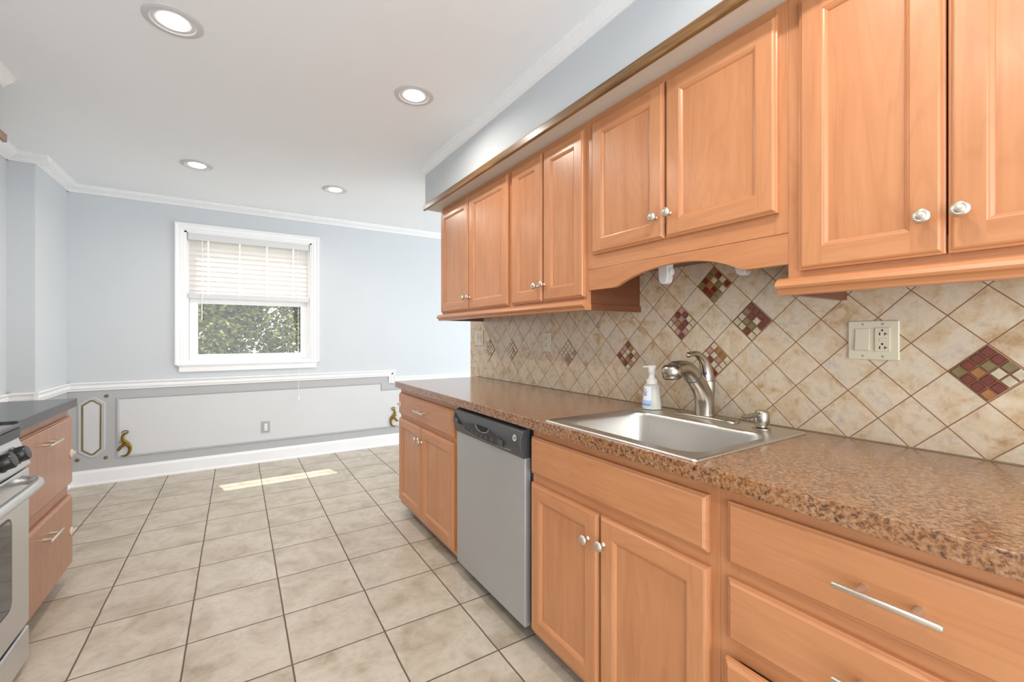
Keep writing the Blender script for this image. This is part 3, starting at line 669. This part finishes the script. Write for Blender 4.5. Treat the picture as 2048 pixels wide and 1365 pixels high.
for (y, z, r) in ((1.90, 0.783, 0.006), (1.86, 0.781, 0.006), (1.82, 0.778, 0.007), (1.775, 0.775, 0.007), (1.73, 0.770, 0.007), (1.685, 0.770, 0.009), (1.635, 0.773, 0.010)):
    MB().lathe([(r, 0), (r, 0.001), (r*0.8, 0.002)], (0.9446, y, z), (-1, 0, 0), 18).build('button', 'charcoal_plastic', cp, smooth=40)
mb = MB().box(0.9425, 0.9446, 1.545, 1.585, 0.762, 0.788); mb.build('start_button', 'charcoal_plastic', cp, bevel=0.001)
badge = MB().lathe([(0.0135, 0), (0.0135, 0.0015), (0.0120, 0.002), (0.0118, 0.0012), (0.001, 0.0012)], (0.9482, 1.459, 0.816), (-1, 0, 0.05), 28).build('badge', 'silver_badge', cp, smooth=35)
def text(body, name, mat, loc, size, parent, rot, extrude=0.0004):
    cu = bpy.data.curves.new(name, 'FONT'); cu.body = body; cu.size = size; cu.align_x = 'CENTER'; cu.align_y = 'CENTER'; cu.extrude = extrude; cu.shear = 0.25
    tmp = bpy.data.objects.new(name, cu); me = bpy.data.meshes.new_from_object(tmp); bpy.data.objects.remove(tmp); bpy.data.curves.remove(cu)
    o = bpy.data.objects.new(name, me); me.materials.append(M(mat)); COL.objects.link(o); o.parent = parent
    o.location = Vector(loc)-ORIG[parent.name]; o.rotation_euler = rot; ORIG[o.name] = ORIG[parent.name]; return o
text('GE', 'emblem', 'charcoal_plastic', (0.9466, 1.459, 0.8155), 0.0125, badge, (PI/2, 0, -PI/2))

# ------------------------------------------------------------------ sink
def rrect(x0, x1, y0, y1, r, n=6):
    out = []
    for (cx, cy, a) in ((x1-r, y1-r, 0), (x0+r, y1-r, PI/2), (x0+r, y0+r, PI), (x1-r, y0+r, 1.5*PI)):
        out += [(cx+r*math.cos(a+PI/2*k/n), cy+r*math.sin(a+PI/2*k/n)) for k in range(n+1)]
    return out
sk = thing('kitchen_sink', 'single-bowl stainless steel drop-in kitchen sink', 'sink', (1.256, 0.973, T))
SX0, SX1, SY0, SY1 = 0.964, 1.553, 0.664, 1.284
rings = [(rrect(SX0, SX1, SY0, SY1, 0.012), T+0.0006), (rrect(SX0+0.001, SX1-0.001, SY0+0.001, SY1-0.001, 0.012), T+0.004), (rrect(SX0+0.004, SX1-0.004, SY0+0.004, SY1-0.004, 0.012), T+0.0068),
         (rrect(SX0+0.010, SX1-0.010, SY0+0.010, SY1-0.010, 0.012), T+0.0065), (rrect(SX0+0.014, SX1-0.014, SY0+0.014, SY1-0.014, 0.014), T+0.0045),
         (rrect(1.012, 1.418, 0.700, 1.248, 0.070), T+0.0045), (rrect(1.015, 1.415, 0.703, 1.245, 0.068), T+0.0035), (rrect(1.019, 1.411, 0.707, 1.241, 0.066), T-0.001), (rrect(1.022, 1.408, 0.710, 1.238, 0.064), T-0.012),
         (rrect(1.036, 1.394, 0.724, 1.224, 0.060), T-0.150), (rrect(1.042, 1.388, 0.730, 1.218, 0.056), T-0.165), (rrect(1.055, 1.375, 0.743, 1.205, 0.050), T-0.176), (rrect(1.075, 1.355, 0.763, 1.185, 0.045), T-0.180), (rrect(1.17, 1.26, 0.93, 1.02, 0.0449), T-0.184)]
mb = MB(); n = len(rings[0][0])
vs = [(p[0], p[1], z) for r, z in rings for p in r]
fs = [(i*n+k, i*n+(k+1) % n, (i+1)*n+(k+1) % n, (i+1)*n+k) for i in range(len(rings)-1) for k in range(n)]+[tuple(range((len(rings)-1)*n, len(rings)*n))]
mb.add(vs, fs); o = mb.build('basin', 'stainless_sink', sk, smooth=50)
MB().lathe([(0.043, 0), (0.043, 0.002), (0.036, 0.003), (0.030, 0.0005), (0.002, 0.0005)], (1.215, 0.975, T-0.1838), (0, 0, 1), 28).build('drain', 'chrome', sk, smooth=30)

# faucet (its spout reaches out over the bowl)
FZ = T+0.0049
fa = thing('kitchen_faucet', 'brushed nickel pull-out faucet with a curved lever handle', 'faucet', (1.512, 1.0, FZ))
mb = MB(); pl = rrect(1.474, 1.538, 0.865, 1.125, 0.031, 8); n = len(pl)
R2 = [(pl, FZ), (pl, FZ+0.005), (rrect(1.477, 1.535, 0.868, 1.122, 0.028, 8), FZ+0.009), (rrect(1.483, 1.529, 0.874, 1.116, 0.022, 8), FZ+0.0105)]
vs = [(p[0], p[1], z) for r, z in R2 for p in r]
mb.add(vs, [(i*n+k, i*n+(k+1) % n, (i+1)*n+(k+1) % n, (i+1)*n+k) for i in range(3) for k in range(n)]+[tuple(range(n))[::-1], tuple(range(3*n, 4*n))]); mb.build('deck_plate', 'brushed_nickel', fa, smooth=40)
FY = 1.0
bp = smoothpath([(1.513, FY, FZ+0.008), (1.512, FY, FZ+0.016), (1.511, FY, 0.965), (1.503, FY, 0.998), (1.482, FY, 1.032), (1.457, FY, 1.058), (1.440, FY, 1.075)], 6)
mb = MB().tube(bp, lerp([0.037, 0.0345, 0.034, 0.033, 0.032, 0.0315, 0.031], 6), 28)
bp2 = smoothpath([(1.516, FY, 0.950), (1.524, FY, 0.99), (1.530, FY, 1.03), (1.530, FY, 1.052)], 6)
mb.tube(bp2, lerp([0.028, 0.027, 0.0265, 0.0265], 6), 28)
mb.build('body', 'brushed_nickel', fa, smooth=60)
hp = smoothpath([(1.4405, FY, 1.0745), (1.424, FY, 1.088), (1.402, FY, 1.102), (1.372, FY, 1.108), (1.345, FY, 1.106), (1.322, FY, 1.101)], 6)
sp = MB().tube(hp, lerp([0.0315, 0.030, 0.0285, 0.0265, 0.0265, 0.028], 6), 28).build('spray_head', 'brushed_nickel', fa, smooth=60)
mb = MB().lathe([(0.030, -0.020), (0.0335, -0.018), (0.035, 0.002), (0.033, 0.016), (0.026, 0.024), (0.012, 0.0275), (0.001, 0.028)], (1.318, FY, 1.095), (-0.18, 0, 1), 32)
mb.build('spray_nozzle', 'brushed_nickel', sp, smooth=60)
MB().lathe([(0.031, 0), (0.031, 0.002), (0.026, 0.003), (0.001, 0.003)], (1.3216, FY, 1.0745), (0.18, 0, -1), 28).build('aerator', 'charcoal_plastic', sp, smooth=40)
MB().lathe([(0.014, 0), (0.014, 0.003), (0.010, 0.005), (0.001, 0.0055)], (1.336, FY, 1.127), (-0.1, 0, 1), 20).build('spray_button', 'black_plastic', sp, smooth=40)
MB().tube([(1.4425, FY, 1.0728), (1.4405, FY, 1.0745)], 0.0325, 28).build('joint_ring', 'charcoal_plastic', fa, smooth=40)
lv = smoothpath([(1.530, FY, 1.0535), (1.529, FY, 1.066), (1.522, FY, 1.098), (1.505, FY, 1.128), (1.480, FY, 1.148), (1.455, FY, 1.157), (1.432, FY, 1.156), (1.412, FY, 1.153), (1.402, FY, 1.152)], 6)
lev = MB().tube(lv, lerp([0.0265, 0.0265, 0.024, 0.0195, 0.0145, 0.0105, 0.0095, 0.0105, 0.005], 6), 22, flat=0.85).build('lever_handle', 'brushed_nickel', fa, smooth=60)
MB().tube([(1.530, FY, 1.0515), (1.530, FY, 1.0535)], 0.0272, 28).build('handle_ring', 'charcoal_plastic', fa, smooth=40)
MB().lathe([(0.0055, 0), (0.0055, 0.001), (0.0004, 0.0014)], (1.5035, FY-0.008, 1.082), (-1, -0.35, 0.2), 16).build('temperature_dot', 'blue_dot', lev, smooth=40)
# built-in soap dispenser
sd = thing('soap_dispenser', 'brushed nickel soap dispenser pump set in the sink deck', 'dispenser', (1.482, 0.772, FZ))
DX, DY = 1.482, 0.772
MB().lathe([(0.028, 0), (0.028, 0.003), (0.022, 0.006), (0.013, 0.007), (0.012, 0.014), (0.001, 0.014)], (DX, DY, FZ), (0, 0, 1), 28).build('collar', 'brushed_nickel', sd, smooth=40)
MB().lathe([(0.010, 0.012), (0.019, 0.0125), (0.0225, 0.018), (0.0235, 0.032), (0.0225, 0.048), (0.0200, 0.058), (0.0185, 0.0605), (0.001, 0.0615)], (DX, DY, FZ), (0, 0, 1), 28).build('pump_head', 'brushed_nickel', sd, smooth=40)
MB().tube([(DX-0.012, DY, FZ+0.049), (DX-0.06, DY, FZ+0.0495), (DX-0.105, DY, FZ+0.0495), (DX-0.126, DY, FZ+0.054)], [0.0085, 0.0085, 0.0075, 0.0015], 14, flat=0.9).build('nozzle', 'brushed_nickel', sd, smooth=50)

# foaming hand soap bottle
sb = thing('soap_bottle', 'clear pump bottle of pale hand soap standing at the sink corner', 'soap bottle', (1.487, 1.228, FZ))
BX, BY = 1.487, 1.228
vd = Vector((BX, BY, 0)).normalized(); side = Vector((vd.y, -vd.x, 0))   # 'side' points right as seen from the room
bprof = [(0.030, 0.0), (0.038, 0.003), (0.0395, 0.010), (0.0375, 0.035), (0.0335, 0.062), (0.0315, 0.085), (0.0315, 0.098), (0.0295, 0.104), (0.0215, 0.108), (0.019, 0.110)]
mb = MB().lathe(bprof, (BX, BY, FZ), (0, 0, 1), 36, 0, 1.0, 0.66, ref=side); mb.build('bottle', 'clear_plastic', sb, smooth=50)
lq = [(max(0.001, r-0.0022), h) for r, h in bprof if h < 0.086]; lq[0] = (0.028, 0.0025)
MB().lathe(lq, (BX, BY, FZ), (0, 0, 1), 36, 0, 1.0, 0.64, ref=side).build('liquid', 'soap_liquid', sb, smooth=50)
def blabel(z0, z1, a0, a1, mat, name, off):
    mb = MB(); na, nz = 10, 6
    def rad(h):
        for (r0, h0), (r1, h1) in zip(bprof, bprof[1:]):
            if h0 <= h <= h1: return r0+(r1-r0)*(h-h0)/(h1-h0)
        return bprof[-1][0]
    A = Vector((0, 0, 1)); W = A.cross(side)
    vs = []
    for i in range(nz+1):
        h = z0+(z1-z0)*i/nz; r = rad(h)
        for k in range(na+1):
            a = math.radians(a0+(a1-a0)*k/na); vs.append(Vector((BX, BY, FZ+h))+side*((r+off)*math.cos(a))+W*((r*0.66+off)*math.sin(a)))
    mb.add(vs, [(i*(na+1)+k, i*(na+1)+k+1, (i+1)*(na+1)+k+1, (i+1)*(na+1)+k) for i in range(nz) for k in range(na)])
    return mb.build(name, mat, sb, smooth=60, weld=False)
blabel(0.012, 0.098, 186, 268, 'label_white', 'front_label', 0.0004)
blabel(0.014, 0.040, 186, 268, 'label_blue', 'label_band', 0.0008)
for z in (0.018, 0.023): blabel(z, z+0.002, 192, 262, 'label_dark_blue', 'label_line', 0.0011)
for z, a in ((0.060, 235), (0.067, 232), (0.074, 238), (0.082, 230)): blabel(z, z+0.0035 if z < 0.07 else z+0.002, 200, a, 'label_dark_blue', 'label_line', 0.0009)
MB().lathe([(0.019, 0.106), (0.0225, 0.108), (0.0225, 0.124), (0.021, 0.128), (0.014, 0.131), (0.012, 0.140), (0.012, 0.150), (0.0145, 0.153), (0.0145, 0.178), (0.012, 0.181), (0.001, 0.182)], (BX, BY, FZ), (0, 0, 1), 28).build('pump', 'pump_plastic', sb, smooth=45)
p0 = Vector((BX, BY, FZ+0.180))
MB().tube([p0+side*0.016, p0, p0-side*0.025, p0-side*0.036+Vector((0, 0, -0.003))], [0.011, 0.0115, 0.006, 0.004], 12, flat=0.6, ref=(0, 0, 1)).build('spout', 'pump_plastic', sb, smooth=50)

# ------------------------------------------------------------------ wall plates on the backsplash
def screws(mb_parent, pts, x):
    for (y, z) in pts: MB().lathe([(0.003, 0), (0.003, 0.0006), (0.0004, 0.001)], (x, y, z), (-1, 0, 0), 12).build('screw', 'screw_metal', mb_parent, smooth=40)
def gfci(parent, yc, zc, x, bodymat='almond_plastic'):
    o = MB().box(x-0.004, x, yc-0.0178, yc+0.0178, zc-0.0345, zc+0.0345).build('receptacle', bodymat, parent, bevel=0.001)
    for dz in (0.017, -0.023):
        MB().box(x-0.0045, x-0.003, yc+0.0045, yc+0.0072, zc+dz-0.004, zc+dz+0.004).build('slot', 'slot_black', o)
        MB().prism('x', [(yc-0.005, zc+dz-0.004), (yc-0.0075, zc+dz-0.004), (yc-0.0075, zc+dz-0.001), (yc-0.0115, zc+dz-0.001), (yc-0.0115, zc+dz+0.001), (yc-0.0075, zc+dz+0.001), (yc-0.0075, zc+dz+0.004), (yc-0.005, zc+dz+0.004)], x-0.0045, x-0.003).build('slot', 'slot_black', o)
        MB().lathe([(0.0028, 0), (0.0028, 0.0012)], (x-0.0033, yc, zc+dz+0.0105), (-1, 0, 0), 12).build('ground_hole', 'slot_black', o)
    MB().box(x-0.0052, x-0.0035, yc-0.013, yc+0.006, zc-0.004, zc+0.0035).build('reset_button', bodymat, o, bevel=0.0006)
    return o
def rocker(parent, yc, zc, x, mat='almond_plastic'):
    o = MB().prism('y', [(x, zc-0.033), (x-0.0035, zc-0.033), (x-0.0085, zc-0.030), (x-0.0045, zc), (x-0.0035, zc+0.033), (x, zc+0.033)], yc-0.0178, yc+0.0178).build('rocker_switch', mat, parent, bevel=0.001); return o
def plate(label, y0, y1, z0, z1, mat='almond_plastic'):
    p = thing('wall_plate', label, 'wall plate', (XWALL, (y0+y1)/2, (z0+z1)/2), 'cream plates on the backsplash')
    MB().box(XWALL-0.0065, XWALL, y0, y1, z0, z1).build('cover_plate', mat, p, bevel=0.0035, seg=3); return p
XP = XWALL-0.0066
p = plate('cream double plate with a rocker switch and an outlet, near the right edge', 0.449, 0.572, 1.152, 1.268)
rocker(p, 0.5345, 1.212, XP); gfci(p, 0.4865, 1.212, XP); screws(p, [(0.5345, 1.258), (0.4865, 1.258), (0.5345, 1.163), (0.4865, 1.163)], XP)
p = plate('cream single outlet plate on the tiles under the far wall cabinets', 2.066, 2.142, 1.128, 1.246)
gfci(p, 2.104, 1.187, XP); screws(p, [(2.104, 1.236), (2.104, 1.138)], XP)
p = plate('cream double switch plate at the tile edge next to the window wall', 2.900, 3.030, 1.150, 1.266)
for y in (2.942, 2.988): 
    MB().box(XP-0.003, XP, y-0.0165, y+0.0165, 1.176, 1.241).build('switch_frame', 'almond_plastic', p, bevel=0.001)
    MB().box(XP-0.009, XP-0.002, y-0.006, y+0.006, 1.204, 1.222).build('toggle', 'white_plastic', p, bevel=0.001)
screws(p, [(2.942, 1.255), (2.988, 1.255), (2.942, 1.160), (2.988, 1.160)], XP)

# outlet on the window wall
p = thing('wall_outlet', 'grey outlet plate low on the wall panel under the window', 'outlet', (0.234, YW, 0.338), run=False)
MB().box(0.198, 0.270, YW-0.008, YW-0.0018, 0.283, 0.394).build('cover_plate', 'grey_plate', p, bevel=0.002)
r = MB().box(0.222, 0.248, YW-0.0105, YW-0.008, 0.304, 0.372).build('receptacle', 'white_plastic', p, bevel=0.001)
for z in (0.320, 0.354):
    for x in (0.228, 0.239): MB().box(x, x+0.003, YW-0.011, YW-0.009, z-0.005, z+0.005).build('slot', 'grey_plate', r)

# paper towel holder under the short cabinet
ph = thing('paper_towel_holder', 'white plastic paper towel holder hanging under the short cabinet', 'towel holder', (1.42, 0.955, 1.505))
def arm(yc, zb, side_, w0, w1):
    mb = MB().prism('x', [(yc-w0, 1.517), (yc+w0, 1.517), (yc+w1, zb+0.022), (yc+w1*0.8, zb+0.006), (yc+w1*0.3, zb), (yc-w1*0.3, zb), (yc-w1*0.8, zb+0.006), (yc-w1, zb+0.022)], 1.405, 1.440)
    mb.build('arm', 'white_plastic', ph, bevel=0.004, seg=3)
    MB().lathe([(0.014, 0), (0.014, 0.012), (0.011, 0.014), (0.001, 0.014)], (1.4225, yc+side_*w1*0.9, zb+0.045), (0, side_, 0), 20).build('roll_hub', 'white_plastic', ph, smooth=40)
arm(1.108, 1.426, -1, 0.024, 0.021); arm(0.800, 1.424, 1, 0.024, 0.020)
MB().box(1.38, 1.465, 0.776, 1.132, 1.512, 1.5165).build('mounting_plate', 'white_plastic', ph)

# child safety latch on the far drawer
def latch(label, x, y, z, s, run):
    l = thing('drawer_latch', label, 'latch', (x, y, z), 'child latches on cabinet edges', run=run)
    MB().lathe([(0.020, 0), (0.020, 0.004), (0.016, 0.007), (0.001, 0.0075)], (x, y, z), (s, 0, 0), 20).build('adhesive_pad', 'lock_plastic', l, smooth=40)
    MB().box(x+s*0.0075, x+s*0.011, y-0.006, y+0.035, z-0.006, z+0.006).build('strap', 'lock_plastic', l, bevel=0.001)
latch('small pale child latch on the drawer front at the brown counter end', XB-DT-0.0005, 2.955, 0.752, -1, True)

# ------------------------------------------------------------------ left counter, drawers and range
c = thing('drawer_cabinet', 'two-drawer wooden base cabinet under the black counter', 'cabinet', (-0.72, 2.69, 0), run=False)
LX = -0.719; LY0, LY1 = 2.345, 3.035
MB().box(XLL, LX-0.019, LY0, LY0+0.016, 0.06, 0.866).box(XLL, LX-0.019, LY1-0.016, LY1, 0.06, 0.866).box(XLL, LX-0.019, LY0+0.016, LY1-0.016, 0.06, 0.076).build('carcass', 'maple_left_shaded', c)
mb = MB().box(LX-0.019, LX, LY0, LY0+0.035, 0.06, 0.866).box(LX-0.019, LX, LY1-0.035, LY1, 0.06, 0.866)
for a, b in ((0.06, 0.098), (0.42, 0.49), (0.815, 0.866)): mb.box(LX-0.019, LX-0.0003, LY0+0.035, LY1-0.035, a, b)
mb.build('face_frame', 'maple_left_shaded', c, bevel=0.0008)
box('toe_kick', 'toe_dark', LX-0.084, LX-0.07, LY0, LY1, 0, 0.0595, parent=c)
def ldrawer(z0, z1, pz):
    y0, y1 = LY0+0.004, LY1-0.002; mb = MB()
    def rect(i, h): return [(LX+0.0005+h, y0+i, z0+i), (LX+0.0005+h, y1-i, z0+i), (LX+0.0005+h, y1-i, z1-i), (LX+0.0005+h, y0+i, z1-i)]
    for (a, b) in zip(DRWC, DRWC[1:]):
        A, B = rect(*a), rect(*b)
        for e in range(4): mb.add([A[e], A[(e+1) % 4], B[(e+1) % 4], B[e]], [(0, 1, 2, 3)])
    mb.add(rect(*DRWC[-1]), [(0, 1, 2, 3)]); mb.add(rect(*DRWC[0]), [(0, 3, 2, 1)])
    d = mb.build('drawer', 'maple_left_shaded', c); pull((LX+0.0005+DT, 2.675, pz), d, sgn=1)
ldrawer(0.484, 0.824, 0.757); ldrawer(0.084, 0.430, 0.352)
latch('small pale child latch on the upper drawer front under the black counter', LX+DT+0.0006, 3.0, 0.64, 1, False)
latch('small pale child latch on the lower drawer front under the black counter', LX+DT+0.0006, 3.0, 0.253, 1, False)
o = MB().box(XLL+0.001, -0.686, 2.340, 3.043, 0.867, 0.909).build('countertop', 'laminate_black', None, origin=(-0.98, 2.69, 0.867), run=False, bevel=0.003, seg=3)
tags(o, 'short black laminate countertop beside the range', 'countertop')

rg = thing('range', 'stainless steel range with black knobs at the left edge', 'range', (-0.95, 1.955, 0), run=False)
RY0, RY1 = 1.575, 2.334; RX = -0.655
MB().box(XLL+0.02, -0.70, RY0, RY1, 0.03, 0.885).build('body', 'black_plastic', rg)
MB().box(XLL+0.02, -0.680, RY0, RY1, 0.8855, 0.902).build('cooktop', 'oven_glass', rg, bevel=0.004, seg=3)
CPR = [(-0.6995, 0.850), (-0.684, 0.849), (-0.652, 0.752), (-0.654, 0.744), (-0.6995, 0.744)]
cpn = MB().prism('y', CPR, RY0, RY1).build('control_panel', 'stainless_range', rg, bevel=0.002)
MB().box(-0.6995, -0.679, RY0, RY1, 0.8505, 0.885).build('front_trim', 'black_plastic', rg, bevel=0.002)
nrm = Vector((0.097, 0, 0.032)).normalized()
for y in (2.246, 2.132, 1.955, 1.778, 1.664):
    MB().lathe([(0.031, 0), (0.032, 0.004), (0.028, 0.008), (0.027, 0.030), (0.023, 0.035), (0.001, 0.036)], (-0.667, y, 0.797), tuple(nrm), 26).build('knob', 'black_plastic', cpn, smooth=40)
dr = MB().box(-0.70, RX, RY0+0.002, RY1-0.002, 0.165, 0.736).build('oven_door', 'stainless_range', rg, bevel=0.006, seg=3)
wp = [(p[0], p[1]) for p in rrect(RY0+0.13, RY1-0.155, 0.285, 0.605, 0.035)]
MB().prism('x', wp, RX-0.004, RX+0.0012).build('window_surround', 'black_plastic', dr)
wp = [(p[0], p[1]) for p in rrect(RY0+0.138, RY1-0.163, 0.293, 0.597, 0.030)]
MB().prism('x', wp, RX-0.003, RX+0.0018).build('window_glass', 'oven_glass', dr)
hpth = smoothpath([(RX-0.004, RY1-0.075, 0.706), (RX+0.030, RY1-0.082, 0.703), (RX+0.052, RY1-0.115, 0.700), (RX+0.060, RY1-0.20, 0.700), (RX+0.062, (RY0+RY1)/2, 0.700), (RX+0.060, RY0+0.20, 0.700), (RX+0.052, RY0+0.115, 0.700), (RX+0.030, RY0+0.082, 0.703), (RX-0.004, RY0+0.075, 0.706)], 6)
MB().tube(hpth, 0.0165, 18, ref=(0, 0, 1)).build('handle', 'stainless_range', dr, smooth=60)
MB().box(-0.70, RX, RY0+0.002, RY1-0.002, 0.03, 0.150).build('storage_drawer', 'stainless_range', rg, bevel=0.006, seg=3)
for (x, y) in ((-0.72, RY0+0.04), (-0.72, RY1-0.04), (-1.22, RY0+0.04), (-1.22, RY1-0.04)):
    MB().lathe([(0.016, 0), (0.016, 0.006), (0.010, 0.008), (0.010, 0.031)], (x, y, 0), (0, 0, 1), 16).build('foot', 'black_plastic', rg, smooth=40)

# ------------------------------------------------------------------ outside the window
struct('ground', 'lawn', MB().box(-14, 16, YW+0.17, 22, -1.2, -1.0))
rng = random.Random(5)
mb = MB()
def leaf(p, s):
    d = Vector((rng.uniform(-1, 1), rng.uniform(-1, 1), rng.uniform(-0.7, 0.5))).normalized(); q = Vector((rng.uniform(-1, 1), rng.uniform(-1, 1), rng.uniform(-1, 1)))
    n_ = d.cross(q).normalized(); u = d.cross(n_)
    L, Wd = s, s*0.30
    mb.add([p, p+d*L*0.45+u*Wd+n_*0.006, p+d*L, p+d*L*0.45-u*Wd+n_*0.006], [(0, 1, 2), (0, 2, 3)])
clumps = [(Vector((rng.uniform(-2.4, 3.6), rng.uniform(7.6, 9.6), rng.uniform(-0.9, 2.6))), rng.uniform(0.22, 0.45)) for _ in range(230)]+[(Vector((rng.uniform(-1.3, 1.9), rng.uniform(7.8, 9.4), rng.uniform(0.2, 2.4))), rng.uniform(0.2, 0.4)) for _ in range(150)]
for c_, r_ in clumps:
    for _ in range(150):
        v = Vector((rng.gauss(0, 1), rng.gauss(0, 1), rng.gauss(0, 1))).normalized()*r_*rng.uniform(0.35, 1.0)
        leaf(c_+v, rng.uniform(0.05, 0.11))
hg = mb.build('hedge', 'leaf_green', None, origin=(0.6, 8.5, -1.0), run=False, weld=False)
tags(hg, 'bushy sunlit green hedge outside the window', 'hedge', kind='stuff')
